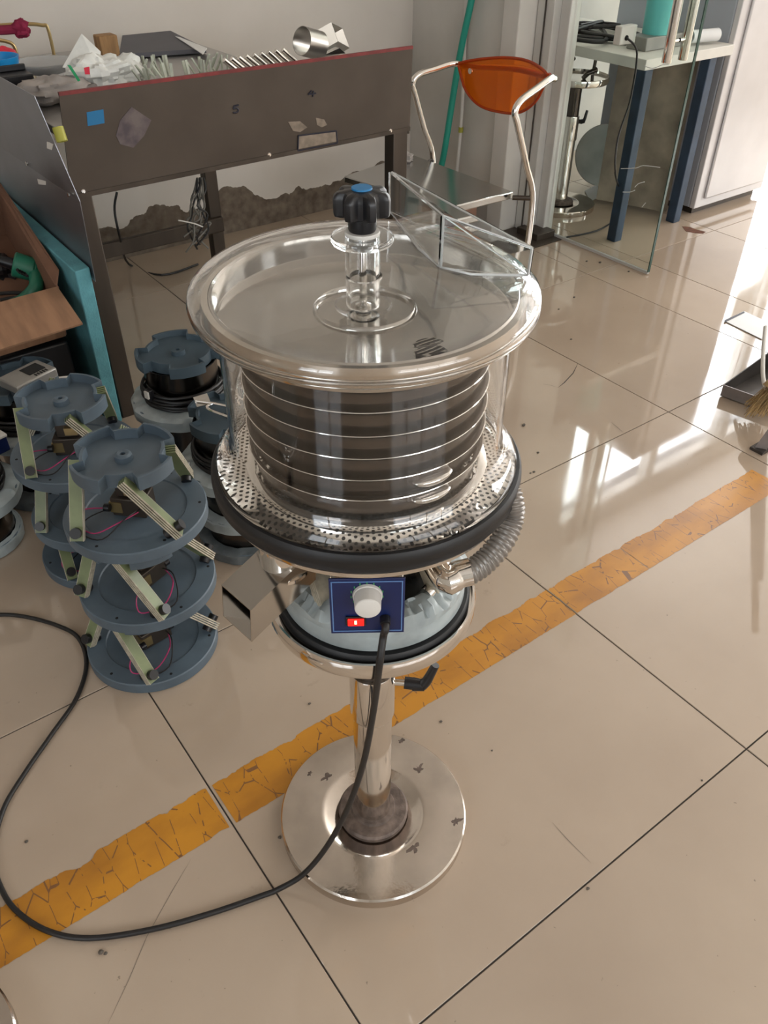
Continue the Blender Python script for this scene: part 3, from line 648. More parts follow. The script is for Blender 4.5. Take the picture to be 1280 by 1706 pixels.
# cabled drive units wrapped in film
def make_cabled(label, RB=.118):
    t = thing('cabled_drive_unit', label, 'drive unit', (0, 0, 0), 'film-wrapped drive units with coiled cords'); w_ = dict(world=False)
    MB().lathe([(.0001, 0), (RB-.003, 0), (RB, .003), (RB, .024), (RB-.004, .029), (.0001, .029)], 64).build('base_disk', 'grey_blue', t, **w_)
    def wf(r, z_, a, j):
        k = noise.noise(Vector((cos(a)*5, sin(a)*5, j*.6))); return r+k*.003, z_+k*.004*(j > 1)
    MB().lathe([(RB+.0005, .002), (RB+.0015, .026), (RB-.006, .032), (.085, .034)], 120, wob=wf).build('plastic_film', 'film', t, **w_)
    MB().lathe([(.080, .030), (.080, .118), (.0815, .120), (.0785, .120), (.0775, .030)], 72).build('steel_shroud', 'steel_dark', t, **w_)
    c = MB()
    for k in range(5):
        pts = []; n = 22
        for i in range(n):
            a = 2*pi*i/n; rr = .087+.0035*(k % 2)+.003*noise.noise(Vector((cos(a)*2, sin(a)*2, k*3.1))); pts.append((rr*cos(a), rr*sin(a), .037+k*.0078+.004*noise.noise(Vector((cos(a)*2+5, sin(a)*2, k*1.7)))))
        c.tube(pts, .0036, 7, 2, closed=True)
    co = c.build('coiled_cord', 'black_cable', t, **w_); co['kind'] = 'stuff'
    cl = MB().box(-.100, -.088, -.012, .004, .060, .085).build('cord_plug', 'black_plastic', t, bevel=.002, **w_)
    MB().box(-.104, -.098, -.010, .002, .066, .082).build('plug_cap', 'white_plastic', cl, **w_)
    zt = .118; n = 160; vs = []; RP = .092; H = .142
    for i in range(n):
        a = 2*pi*i/n; r = pin_r(a, RP, RP*.78)
        for q, zz in [(0.0001, zt), (r, zt), (r, H), (r-.005, H), (r-.006, zt+.012), (.0001, zt+.012)]: vs.append((q*cos(a), q*sin(a), zz))
    pl = MB(); pl.add(vs, [(i*6+j, ((i+1) % n)*6+j, ((i+1) % n)*6+j+1, i*6+j+1) for i in range(n) for j in range(5)])
    pt = pl.build('notched_plate', 'grey_blue_dark', t, angle=30, **w_)
    MB().lathe([(.0045, zt+.012), (.0045, H-.002), (.0145, H-.002), (.0155, zt+.012)], 28).build('hub', 'grey_blue_dark', pt, **w_)
    MB().cyl((0, 0, zt+.0125), (0, 0, zt+.013), .0046, 14).build('hub_hole', 'pit', pt, **w_)
    MB().box(.088, .118, -.030, .004, .085, .120).build('switch_box', 'panel_blue', t, bevel=.002, **w_)
    MB().box(.086, .120, -.032, .006, .120, .127).build('switch_box_lid', 'white_plastic', t, bevel=.002, **w_)
    return t
E0 = make_cabled('')
put(E0, 1.163, 1.245, .246, RA+.9, 'cabled drive unit right beside the workbench leg, dark notched plate on coiled black cord')
for x, y, z_, rz, lb in ((1.172, 1.030, .195, RA+1.5, 'cabled drive unit half hidden behind the clear cylinder, metal clip on its plate'),
                         (.672, 1.372, .115, RA+.9, 'cabled drive unit at the left photo edge with blue box and white cap'),
                         (.87, 1.50, .16, RA+.2, 'cabled drive unit in the dark beneath the cardboard flap')):
    put(copy_tree(E0), x, y, z_, rz, lb)
def plain_disk(x, y, z0, z1, r, lb, m='film'):
    t = thing('drive_housing', lb, 'drive unit', (x, y, z0))
    MB().lathe([(.0001, 0), (r-.002, 0), (r, .002), (r, .026), (r-.002, .028), (.0001, .028)], 64).build('base_disk', 'grey_blue', t, world=False)
    MB().lathe([(.080, .028), (.080, z1-z0-.001), (.0001, z1-z0-.001)], 48).build('steel_shroud', 'steel_dark', t, world=False)
    MB().lathe([(r+.001, .003), (r+.002, .026), (r-.008, .0305), (.082, .032)], 90, wob=lambda a_, b_, a, j: (a_+.003*noise.noise(Vector((cos(a)*5, sin(a)*5, j))), b_)).build('plastic_film', m, t, world=False)
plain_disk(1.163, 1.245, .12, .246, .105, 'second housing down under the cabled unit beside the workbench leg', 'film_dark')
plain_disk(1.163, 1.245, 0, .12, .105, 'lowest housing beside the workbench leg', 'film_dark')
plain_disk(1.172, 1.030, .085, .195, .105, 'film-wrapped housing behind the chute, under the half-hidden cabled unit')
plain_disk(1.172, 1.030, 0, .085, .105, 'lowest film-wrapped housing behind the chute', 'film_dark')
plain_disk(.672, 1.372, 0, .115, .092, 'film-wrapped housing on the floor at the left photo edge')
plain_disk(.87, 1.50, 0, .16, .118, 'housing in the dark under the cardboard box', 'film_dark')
# clip lying on the half hidden plate
cl = thing('spring_clip', 'shiny bent metal clip lying on the half-hidden notched plate', 'clip', (1.15, 1.03, .337))
p0 = gz(326, 668, .352); p1 = gz(352, 650, .36); p2 = gz(355, 672, .35); p3 = gz(395, 682, .345)
MB().tube([p0, p2, gz(375, 676, .348), p3], .003, 8).tube([p2, gz(345, 680, .345), gz(380, 694, .342)], .003, 8).build('jaw', 'chrome', cl)
MB().slab([gz(322, 662, .352), gz(345, 655, .352), gz(352, 672, .349), gz(328, 678, .349)], .002).build('grip', 'steel_plate', cl)

# ------------------------------------------------------------------ workbench
tb = thing('workbench', 'stainless workbench with dark front panel and red top edge against the wall', 'workbench', (1.6, 2.0, 0))
BL, BR = gz(120, 332, .6), gz(683, 217, .6)
yF = lambda x: BL.y+(BR.y-BL.y)*(x-BL.x)/(BR.x-BL.x)
TL, TR = Vector((BL.x+.024, BL.y, .8205)), Vector((BR.x+.004, BR.y, .8135))
fp = MB().hexa([BL, BR, BR+Vector((0, .003, 0)), BL+Vector((0, .003, 0)), TL, TR, TR+Vector((0, .003, 0)), TL+Vector((0, .003, 0))]).build('front_panel', 'steel_table', tb)
d = (TR-TL).normalized()
MB().hexa([TL+Vector((0, -.0015, -.006)), TR+Vector((0, -.0015, -.006)), TR+Vector((0, .006, -.006)), TL+Vector((0, .006, -.006)), TL+Vector((0, -.0015, .0015)), TR+Vector((0, -.0015, .0015)), TR+Vector((0, .006, .0015)), TL+Vector((0, .006, .0015))]).build('red_edge', 'red_paint', tb)
MB().hexa([BL+Vector((0, -.002, -.001)), BR+Vector((0, -.002, -.001)), BR+Vector((0, .03, -.001)), BL+Vector((0, .03, -.001)), BL+Vector((0, -.002, .010)), BR+Vector((0, -.002, .010)), BR+Vector((0, .03, .010)), BL+Vector((0, .03, .010))]).build('lower_flange', 'steel_leg', tb)
def onp(px, py, lift=.0012):     # point on the front panel
    d_ = _ray(px, py); n_ = Vector((-(BR.y-BL.y), BR.x-BL.x, 0)).normalized(); t = (BL-CAM).dot(n_)/d_.dot(n_); return CAM+d_*t-n_*lift
def patch(pxs, name, m, parent=tb, lift=.0012):
    return MB().slab([onp(*q, lift) for q in pxs], .0008).build(name, m, parent, smooth=False)
patch(((144, 187), (172, 182), (174, 205), (146, 210)), 'blue_sticker', 'sticker_blue')
patch(((219, 178), (252, 200), (240, 226), (222, 246), (200, 240), (193, 226), (200, 200)), 'dark_sticker', 'sticker_dark')
wp = MB()
for a_, b_ in (((497, 226), (560, 218)), ((560, 218), (562, 238)), ((562, 238), (496, 251)), ((496, 251), (497, 226))): wp.cyl(onp(*a_), onp(*b_), .0022, 6)
wpl = patch(((497, 227), (560, 219), (561, 237), (497, 250)), 'welded_patch', 'weld'); wp.build('weld_seam', 'ink', tb)
patch(((480, 203), (500, 202), (512, 212), (500, 220), (488, 218)), 'polish_mark', 'weld', lift=.0009)
patch(((526, 196), (540, 199), (545, 208), (536, 212), (528, 208)), 'polish_mark', 'weld', lift=.0009)
def ink(segs, wd=.0022):
    m = MB()
    for s in segs: m.tube([onp(*q, .001) for q in s], wd, 5, 3)
    return m
ink([[(397.5, 175), (389.5, 177), (389.5, 177), (388.5, 181.5)], [(388.5, 181.5), (394, 180), (397, 183), (394.5, 187), (388, 187.5)]]).build('digit_5', 'ink', tb)
ink([[(519, 151), (514, 157), (514, 157), (526, 155.5)], [(522, 151), (521, 161)]]).build('digit_4', 'ink', tb)
for px, py in ((139, 319), (449, 258), (651, 218)):
    c = onp(px, py, 0); MB().cyl(c, c+Vector((0, -.002, 0)), .0055, 14, .004).build('rivet', 'chrome', tb)
lx = BL.x+.001
MB().box(lx, lx+.048, yF(lx)+.004, yF(lx)+.05, 0, .60).build('leg', 'steel_leg', tb, bevel=.003)
MB().box(BR.x-.055, BR.x-.004, BR.y+.004, BR.y+.05, 0, .60).build('leg', 'steel_leg', tb, bevel=.003)
MB().box(BR.x-.004, BR.x+.002, BR.y+.004, BR.y+.06, .59, .66).build('corner_bracket', 'steel_leg', tb)
MB().box(lx, lx+.045, 2.50, 2.545, 0, .60).build('leg', 'steel_leg', tb, bevel=.003)
rl = gy(355, 360, 2.4)
MB().box(rl.x-.02, rl.x+.025, 2.38, 2.42, 0, .60).build('leg', 'steel_leg', tb, bevel=.003)
r0 = gy(195, 402, 2.36)
MB().box(lx+.03, rl.x+.02, 2.36, 2.38, r0.z-.05, r0.z).build('stretcher', 'steel_leg', tb, bevel=.003)
MB().box(lx+.01, 1.86, 1.695, 2.56, .725, .745).box(1.86, 2.10, 1.70, 1.93, .715, .735).build('table_top', 'steel_top', tb, bevel=.002)
MB().box(lx+.01, 1.86, 2.50, 2.55, .60, .725).box(1.86, 2.10, 1.90, 1.93, .60, .715).build('rear_apron', 'steel_leg', tb)
# bent side sheets
ys, zs_ = 1.10, 0
A0, A1 = gx(-60, 95, 1.10), gx(57, 160, 1.10); A2, A3 = gx(133, 336, 1.128), gx(-60, 203, 1.128)
MB().slab([A0, A1, A2, A3], .0015).build('upper_side_sheet', 'steel_sheet', tb, smooth=False)
A4 = Vector((1.1275, A2.y+.02, .42)); A5 = Vector((1.1275, A3.y, .42))
MB().slab([A3, A2, A4, A5], .0015).build('lower_side_sheet', 'steel_sheet', tb, smooth=False)
for px, py in ((46, 272), (116, 325)):
    c = gx(px, py, 1.124); MB().cyl(c+Vector((-.004, 0, 0)), c, .005, 12).build('rivet', 'chrome', tb)
for pp in (((78, 236), (88, 240), (86, 250), (78, 247)), ((62, 298), (76, 302), (76, 308), (64, 307))):
    MB().slab([gx(*q, 1.098) for q in pp], .001).build('paper_scrap', 'white_plastic', tb, smooth=False)
# cables under the bench
cb_ = thing('hanging_cable_bundle', 'tangle of grey cables hanging under the workbench', 'cable', (1.85, 2.2, .4))
for k in range(9):
    random.seed(k+3)
    x0 = 330+random.uniform(-6, 14); pts = [gy(x0, 296, 2.0)]
    for s in range(1, 6):
        pts.append(gy(x0+random.uniform(-28, 24)*(s/5), 296+s*random.uniform(18, 26), 2.0-.02*random.random()))
    MB().tube(pts, .0028, 6, 4).build('cable', 'cable_grey' if k % 3 else 'black_cable', cb_)
MB().tube([gy(297, 367, 1.98), gy(322, 372, 1.98), gy(338, 378, 1.98)], .002, 6).build('cable_tie', 'white_plastic', cb_)
one(MB().tube([gy(195, 320, 2.3), gy(191, 350, 2.3), gy(200, 395, 2.32), gz(215, 440, .01), gz(270, 458, .005), gz(330, 440, .005)], .004, 8, 5), 'floor_cable', 'black_cable', 'thin dark cable running from the workbench leg to the wall', 'cable')

# ------------------------------------------------------------------ things on the workbench
ZT = .745
pb = MB().blob((1.60, 2.02, ZT+.045), (.055, .05, .05), .5, 2.5, 2, flat=ZT)
one(MB().blob(tuple(gz(165, 125, .79)), (.075, .05, .045), .4, 1.7, 5, 40, 26, flat=ZT), 'plastic_bag', 'bag_white', 'white translucent plastic bag with green and red print, left on workbench', 'bag', angle=25)
bag = bpy.data.objects['plastic_bag']
a, b, c, d_ = gy(104, 112, 1.98), gy(136, 56, 2.0), gy(168, 86, 1.98), gy(166, 122, 1.95)
MB().slab([a, b, c, d_], .003).build('bag_flap', 'bag_white', bag, world=True)
MB().slab([gy(112, 108, 1.86), gy(118, 109, 1.86), gy(134, 134, 1.86), gy(130, 136, 1.86)], .001).build('green_print', 'green_print2', bag)
MB().slab([gy(140, 113, 1.85), gy(149, 111, 1.85), gy(150, 124, 1.85), gy(142, 124, 1.85)], .001).build('red_print', 'red_print', bag)
one(MB().blob(tuple(gz(205, 120, .785)), (.055, .04, .036), .35, 1.6, 9, 36, 22, flat=ZT), 'plastic_bag', 'bag_white', 'white plastic bag lying behind the dark sticker, right of printed one', 'bag', angle=25)
one(MB().blob(tuple(gz(85, 150, .775)), (.095, .05, .028), .45, 1.8, 12, 40, 22, flat=ZT), 'cloth', 'cloth_grey', 'crumpled grey cloth at the left end of the workbench', 'cloth', angle=50)
one(MB().box(*(lambda c: (c.x-.025, c.x+.03, c.y-.02, c.y+.03, ZT, ZT+.065))(gz(182, 100, ZT))), 'wood_block', 'wood', 'small brown wooden block behind the white bag', 'block', bevel=.003)
gb = [gz(*q, ZT+.004) for q in ((200, 98), (344, 88), (285, 58), (205, 66))]
one(MB().slab(gb[::-1] if (gb[1]-gb[0]).cross(gb[2]-gb[0]).z < 0 else gb, .012), 'grey_board', 'board_grey', 'flat dark grey board lying at the rear of the workbench', 'board')
one(MB().slab([gz(*q, ZT+.020) for q in ((338, 90), (345, 80), (300, 62), (292, 60))][::-1], .002), 'paper_sheet', 'paper', 'white paper edge under the corner of grey board', 'paper')
random.seed(21)
ORD = 'first second third fourth fifth sixth seventh eighth ninth tenth eleventh twelfth'.split()
grp = 'cream spring clips heaped on the workbench'
k = 0
for (px, py) in [(224, 108), (236, 106), (247, 112), (256, 104), (266, 110), (276, 104), (230, 122), (243, 122), (258, 122), (272, 118), (286, 118), (310, 113), (322, 110), (334, 108), (350, 103), (362, 101), (374, 103), (346, 112)]:
    c = gz(px, py, .795); t = random.uniform(0, 3.1); T = Matrix.Translation(c) @ Matrix.Scale(.85, 4) @ Matrix.Rotation(t, 4, 'Z') @ Matrix.Rotation(random.uniform(-.7, .7), 4, 'X')
    m = MB().box(-.004, .004, -.011, -.007, -.035, .020, T).box(-.004, .004, .007, .011, -.035, .020, T).box(-.004, .004, -.007, .007, -.035, -.029, T)
    k += 1; lb = '%s cream clip from the white bag in the clip heap' % ORD[k-1] if k <= 11 else '%s cream clip from the steel pins in the small heap' % ORD[18-k]
    one(m, 'spring_clip_blank', 'clip_cream', lb, 'clip', grp)
for i in range(9):
    px = 388+i*12; c = gz(px, 106-i*2.2, .800); t = c+Vector((-.022, .006, .010))
    one(MB().cyl(c-Vector((-.03, .0, .035)), t, .0068, 14), 'steel_pin', 'chrome', ('%s shiny steel pin counted from the cream clips' % ORD[i]) if i < 8 else 'last shiny steel pin of the row, nearest the steel pipe', 'pin', 'row of steel pins on the workbench', bevel=.001)
# steel pipe piece and square duct piece
c0 = gy(503, 68, 1.75); c1 = c0+Vector((.060, .012, -.018)); ax_ = (c1-c0).normalized()
def ringtube(a, b, r, t, n=40):
    a = Vector(a); b = Vector(b); d = (b-a).normalized(); u = d.orthogonal().normalized(); v = d.cross(u); vs = []
    for p, q in ((a, r), (b, r), (b, r-t), (a, r-t)): vs += [p+(u*cos(2*pi*i/n)+v*sin(2*pi*i/n))*q for i in range(n)]
    return MB().add(vs, [(k*n+i, k*n+(i+1) % n, ((k+1) % 4)*n+(i+1) % n, ((k+1) % 4)*n+i) for k in range(4) for i in range(n)])
one(ringtube(c0, c1, .034, .0012), 'steel_pipe', 'duct_steel', 'short wide steel pipe section lying on the workbench right end', 'pipe')
P_ = [gy(514, 94, 1.80), gy(563, 68, 1.80), gy(552, 37, 1.80), gy(528, 50, 1.80)]
def duct(quad_front, dv, t=.03):
    O = list(quad_front); cen = sum(O, Vector())/4; I = [p.lerp(cen, t*2) for p in O]; Ob = [p+dv for p in O]; Ib = [p+dv for p in I]
    return MB().add(O+Ob+I+Ib, [(i, (i+1) % 4, 4+(i+1) % 4, 4+i) for i in range(4)]+[(8+(i+1) % 4, 8+i, 12+i, 12+(i+1) % 4) for i in range(4)]+[(i, 8+i, 8+(i+1) % 4, (i+1) % 4) for i in range(4)]+[(4+i, 4+(i+1) % 4, 12+(i+1) % 4, 12+i) for i in range(4)])
Q = [gy(563, 69, 1.85), gy(583, 80, 1.90), gy(571, 47, 1.90), gy(552, 37, 1.85)]
one(duct(Q, (gy(523, 92, 1.83)-gy(563, 69, 1.85))), 'square_duct', 'duct_steel', 'open square steel duct piece beside the steel pipe section', 'duct', smooth=False)
one(MB().slab([gy(540, 92, 1.75), gy(566, 80, 1.75), gy(576, 89, 1.75)], .02), 'steel_wedge', 'steel_seat', 'small folded steel piece under the square duct', 'scrap', smooth=False)
# left end clutter
bc = gz(-6, 118, ZT+.02)
one(MB().lathe([(.0001, 0), (.045, 0), (.060, .03), (.066, .055), (.063, .055), (.055, .028), (.0001, .006)], 40, (bc.x, bc.y, ZT)), 'blue_bowl', 'blue_bowl', 'bright blue bowl at the far left of the workbench', 'bowl')
bc = gz(76, 112, ZT+.02)
one(MB().lathe([(.0001, 0), (.065, 0), (.072, .02), (.082, .034), (.080, .036), (.068, .022), (.0001, .006)], 48, (bc.x, bc.y, ZT)), 'clear_tray', 'clear_plastic', 'shallow clear plastic tray between blue bowl and white bag', 'tray')
wf = thing('wire_frame', 'thin brass wire frame against the wall with red cloth tied on', 'frame', tuple(gy(60, 60, 2.5)))
MB().tube([gy(92, 100, 2.5), gy(80, 48, 2.5), gy(70, 42, 2.5), gy(40, 40, 2.5), gy(-30, 44, 2.5)], .005, 8, 5).tube([gy(30, 100, 2.45), gy(25, 80, 2.45), gy(14, 70, 2.45), gy(-20, 64, 2.45)], .005, 8, 5).build('wire', 'brass', wf)
MB().blob(tuple(gy(35, 48, 2.49)), (.025, .02, .022), .4, 2, 3).tube([gy(35, 48, 2.49), gy(10, 50, 2.49), gy(-30, 52, 2.49)], .012, 8, 4).build('red_cloth', 'cloth_red', wf)
oc = gz(8, 92, ZT+.04)
one(MB().blob((oc.x, oc.y, ZT+.03), (.035, .03, .03), .2, 2, 8, flat=ZT), 'orange_bag', 'red_print', 'small orange pouch behind the blue bowl', 'bag')
bb = gz(42, 146, ZT+.02)
one(MB().box(bb.x-.075, bb.x+.025, bb.y-.01, bb.y+.05, ZT, ZT+.05).box(bb.x-.075, bb.x+.025, bb.y+.045, bb.y+.05, ZT+.05, ZT+.065), 'black_bracket', 'black_plastic', 'black angular bracket in front of the blue bowl', 'bracket', bevel=.004)
yc = gz(100, 226, .70)
yt = one(ringtube(gx(96, 212, 1.125), gx(104, 236, 1.125), .012, .003, 20), 'tape_roll', 'yellow', 'small yellow roll stuck between side sheet and front panel', 'roll')

# ------------------------------------------------------------------ blue foam board and cardboard box
one(MB().hexa([(1.093, 1.66, 0), (1.128, 1.66, 0), (1.128, 2.52, 0), (1.093, 2.52, 0), (1.085, 1.612, .455), (1.1235, 1.620, .455), (1.1235, 2.50, .455), (1.085, 2.50, .455)]), 'foam_board', 'foam', 'thick cyan foam board standing against the workbench leg', 'foam board', bevel=.003)
bx = thing('cardboard_box', 'open cardboard box with a folded-out flap holding a green drill', 'box', (.85, 1.9, .2))
FR = Vector((1.052, 1.675, .402)); BKR = Vector((1.072, 2.12, .52)); FLc = FR+Vector((-.47, -.03, 0)); BLc = BKR+Vector((-.47, -.03, 0))
up_ = (BKR-FR).cross(FLc-FR).normalized()
if up_.z < 0: up_ = -up_
dn_ = -up_*.145; th = .004
def wall4(a, b, nm='side_panel', m='cardboard'): MB().slab([a, b, b+dn_, a+dn_], th).build(nm, m, bx, smooth=False)
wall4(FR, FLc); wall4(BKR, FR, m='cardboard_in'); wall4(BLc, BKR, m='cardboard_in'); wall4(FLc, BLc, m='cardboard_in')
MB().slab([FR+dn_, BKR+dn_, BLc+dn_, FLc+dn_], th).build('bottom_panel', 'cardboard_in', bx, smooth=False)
f1 = gz(138, 541, .352); f0 = Vector((*(f1+Vector((-.50, -.045, 0)))[:2], .352))
MB().slab([FR, FLc, f0, f1], .005).build('front_flap', 'cardboard', bx, smooth=False)
s1 = Vector((1.078, 1.70, .435))
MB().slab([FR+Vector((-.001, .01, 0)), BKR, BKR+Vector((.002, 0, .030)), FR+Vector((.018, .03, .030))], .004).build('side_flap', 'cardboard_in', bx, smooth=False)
one(MB().box(.62, 1.05, 1.70, 2.14, 0, .250), 'shade_block', 'black_plastic', 'added black block under the cardboard box, in place of shade', 'shade_block', bevel=.006)  # added black block: props the box and stands in for shade under it
dr = thing('power_drill', 'green power drill lying in the cardboard box', 'drill', tuple(gz(48, 462, .34)))
a = gz(22, 440, .40); b = gz(58, 450, .38); c = gz(40, 500, .33)
MB().cyl(a, b, .032, 24, .030).cyl(b, b+(b-a).normalized()*.012, .030, 24, .018).build('motor_body', 'drill_green', dr, bevel=.004)
MB().tube([b, gz(60, 478, .36), c, gz(20, 510, .32)], .018, 14, 4).build('handle', 'drill_green', dr)
vv = MB()
for k in range(4): q = gz(30+k*4, 448+k*2, .425); vv.box(q.x-.003, q.x+.003, q.y-.012, q.y+.012, q.z-.008, q.z-.003)
vv.build('vent_slots', 'pit', dr)
MB().cyl(a, a+(a-b).normalized()*.05, .016, 16, .010).build('chuck', 'black_plastic', dr)
one(MB().blob(tuple(gz(5, 455, .33)), (.045, .07, .05), .4, 2, 4), 'black_tool', 'black_plastic', 'black tool body beside the green drill in the box', 'tool', angle=30)
one(MB().tube([gz(0, 500, .33), gz(30, 496, .33), gz(60, 505, .335), gz(80, 495, .33), gz(30, 488, .335), gz(-10, 490, .33)], .005, 8, 5), 'tool_cord', 'black_cable', 'black cord piled in front of the green drill', 'cord')
# plastic case under the flap
pcx = gz(58, 622, .315)
pcs = thing('instrument_case', 'grey plastic case with a dark window under the cardboard flap', 'case', (pcx.x, pcx.y, .302))
T = Matrix.Translation((pcx.x-.01, pcx.y-.005, .314)) @ Matrix.Rotation(.35, 4, 'Z')
MB().box(-.060, .045, -.035, .035, -.011, .012, T).build('shell', 'disc_grey', pcs, bevel=.004)
MB().box(-.012, .030, -.016, .020, .012, .0135, T).build('dark_window', 'pit', pcs)
sl = MB()
for k in range(5): sl.box(-.005+k*.007, -.002+k*.007, -.030, -.021, .012, .0135, T)
sl.build('slots', 'pit', pcs)

# ------------------------------------------------------------------ steel framed chair
chd = thing('chair', 'low steel tube chair with translucent orange backrest beside the workbench', 'chair', (2.45, 1.9, 0))
Y1, Y2 = 1.612, 2.134
tp = gx(862, 180, 2.49); 
RP_ = [(2.60, Y1, 0), (2.60, Y1, .10), (2.60, Y1, .335), (2.555, Y1+.002, .45), (2.505, Y1+.008, .575), (2.492, Y1+.012, .612), (2.512, Y1+.014, .640), (2.58, Y1+.02, .664), (2.648, Y1+.028, .684)]
LP_ = [(2.60, Y2, 0), (2.60, Y2, .10), (2.60, Y2, .342), (2.552, Y2, .46), (2.508, Y2, .572), (2.494, Y2-.002, .606), (2.514, Y2-.006, .632), (2.58, Y2-.018, .645), (2.648, Y2-.034, .657)]
BK_ = [(2.685, Y1+.050, .676), (2.728, Y1+.16, .672), (2.742, (Y1+Y2)/2, .666), (2.726, Y2-.16, .656), (2.684, Y2-.058, .648)]
MB().tube(RP_+BK_+LP_[::-1], .0105, 14, 6).build('tube_frame', 'chrome', chd)
# front legs
for y in (1.70, 2.10): MB().tube([(2.27, y, .335), (2.24, y, .12), (2.23, y, 0)], .0095, 12, 4).build('leg', 'steel_dark', chd)
for y, yy in ((1.70, Y1), (2.10, Y2)): MB().cyl((2.55, y*.5+yy*.5, .338), (2.60, yy, .338), .008).build('seat_rail', 'steel_dark', chd)
S_ = [gz(573, 293, .35), gz(746, 346, .35), gz(856, 319, .35), gz(684, 256, .35)]
z0_, z1_ = .326, .350
MB().hexa([Vector((p.x, p.y, z0_)) for p in S_]+[Vector((p.x, p.y, z1_)) for p in S_]).build('seat', 'steel_seat', chd, bevel=.004)
# orange backrest: half-moon shell curved between the arms
n, m_ = 28, 12; vs = []
TOP = [(i/n) for i in range(n+1)]
def bkp(s, t, off=0):
    y = Y1+.045+(Y2-Y1-.10)*s; top = .690-.030*s+.016*sin(pi*s); dep = .140*max(0, 1-abs(2*s-1)**2.6)**.72+.006
    x = 2.665+.058*sin(pi*s)+off-.05*t*sin(pi*s)
    return Vector((x, y, top-dep*t))
def shell(t0, t1, thk, o0=0.):
    vs = []
    for side in (0, 1):
        for i in range(n+1):
            for j in range(m_+1): vs.append(bkp(i/n, t0+(t1-t0)*j/m_, o0-side*thk))
    K = (n+1)*(m_+1); fs = []
    for i in range(n):
        for j in range(m_):
            a = i*(m_+1)+j; fs += [(a, a+m_+1, a+m_+2, a+1), (K+a, K+a+1, K+a+m_+2, K+a+m_+1)]
    for i in range(n):
        a = i*(m_+1); fs += [(a, K+a, K+a+m_+1, a+m_+1)]; a += m_; fs += [(a, a+m_+1, K+a+m_+1, K+a)]
    for j in range(m_): fs += [(j, j+1, K+j+1, K+j)]; a = n*(m_+1)+j; fs += [(a, K+a, K+a+1, a+1)]
    return MB().add(vs, fs)
bk = shell(-.06, 1, .004, -.012).build('backrest', 'orange_clear', chd)
MB().tube([bkp(i/14, 1.0, -.014) for i in range(15)], .0045, 8, 2).tube([bkp(i/14, -.06, -.014) for i in range(15)], .005, 8, 2).build('rolled_edge', 'orange_rim', bk)
MB().tube([bkp(i/10, .16, -.006) for i in range(11)], .0075, 8, 2).build('sleeve', 'orange_rim', bk)
c = bkp(.88, .28, -.016); MB().cyl(c, c+Vector((-.006, 0, 0)), .009, 16).build('screw', 'chrome', bk)

# poles in the corner
one(MB().tube([gx(733, 285, 2.88), gx(741, 250, 2.89), gx(765, 100, 2.93), gx(788, -10, 2.95), gx(800, -80, 2.96)], .013, 14, 4), 'green_pole', 'teal', 'long green pole leaning in the corner behind the chair', 'pole')
wp_ = one(MB().tube([gx(760, 300, 2.96), gx(769, 200, 2.965), gx(775, 60, 2.97), gx(779, -60, 2.97)], .0075, 10, 3), 'white_pole', 'white_pipe', 'thin white pole with a yellow tie leaning beside green one', 'pole')
c = gx(768, 216, 2.965); MB().cyl(c-Vector((0, 0, .01)), c+Vector((0, 0, .01)), .010, 12).build('tie', 'yellow', wp_)
one(MB().blob(tuple(gz(672, 262, .36)), (.03, .04, .02), .5, 2.2, 6, flat=.35), 'rag', 'cloth_grey', 'small grey rag at the rear corner of the steel seat', 'rag')
for k, (px, py, lb) in enumerate(((795, 392, 'reddish brick lying on the floor by the door post'),)):
    c = gz(px+8, 372, .0); one(MB().box(2.80, 2.90, 2.20, 2.40, 0, .09), 'brick', 'brick', lb, 'brick', bevel=.003)
c = gz(800, 395, 0)
one(MB().blob((2.74, 2.13, .035), (.05, .04, .035), .5, 2.5, 8, flat=.001), 'yellow_packet', 'yellow', 'yellow and green packet on the floor behind the clear lid', 'packet', angle=30)

# ------------------------------------------------------------------ back room
fg = thing('steel_fridge', 'tall pale steel cabinet behind the glass door', 'cabinet', (4.0, 2.0, 0))
MB().box(3.765, 4.26, 1.79, 2.35, .03, 1.30).build('body', 'fridge_side', fg, bevel=.006)
MB().box(3.765, 4.26, 1.765, 1.789, .03, 1.30).build('front_frame', 'fridge_white', fg, bevel=.003)
MB().box(3.815, 4.235, 1.753, 1.7645, .065, 1.27).build('door', 'fridge_white', fg, bevel=.006)
MB().box(3.79, 4.24, 1.79, 2.3, .0, .03).build('plinth', 'steel_leg', fg)
wb = thing('blue_framed_bench', 'bench with white top and blue steel legs behind the glass door', 'bench', (3.4, 2.2, 0))
MB().box(3.235, 3.745, 1.745, 2.70, .625, .66).build('top', 'bench_edge', wb, bevel=.002)
for x in (3.255, 3.625): MB().box(x, x+.042, 1.755, 1.797, 0, .625).build('leg', 'blue_steel', wb, bevel=.003)
MB().hexa([(3.545, 2.12, .02), (3.665, 1.83, .02), (3.68, 1.84, .02), (3.56, 2.13, .02), (3.545, 2.12, .62), (3.665, 1.83, .62), (3.68, 1.84, .62), (3.56, 2.13, .62)]).build('plywood_panel', 'plywood', wb)
MB().box(3.25, 3.29, 2.60, 2.64, 0, .625).build('leg', 'blue_steel', wb, bevel=.003)
MB().box(3.68, 3.72, 2.60, 2.64, 0, .625).build('leg', 'blue_steel', wb, bevel=.003)
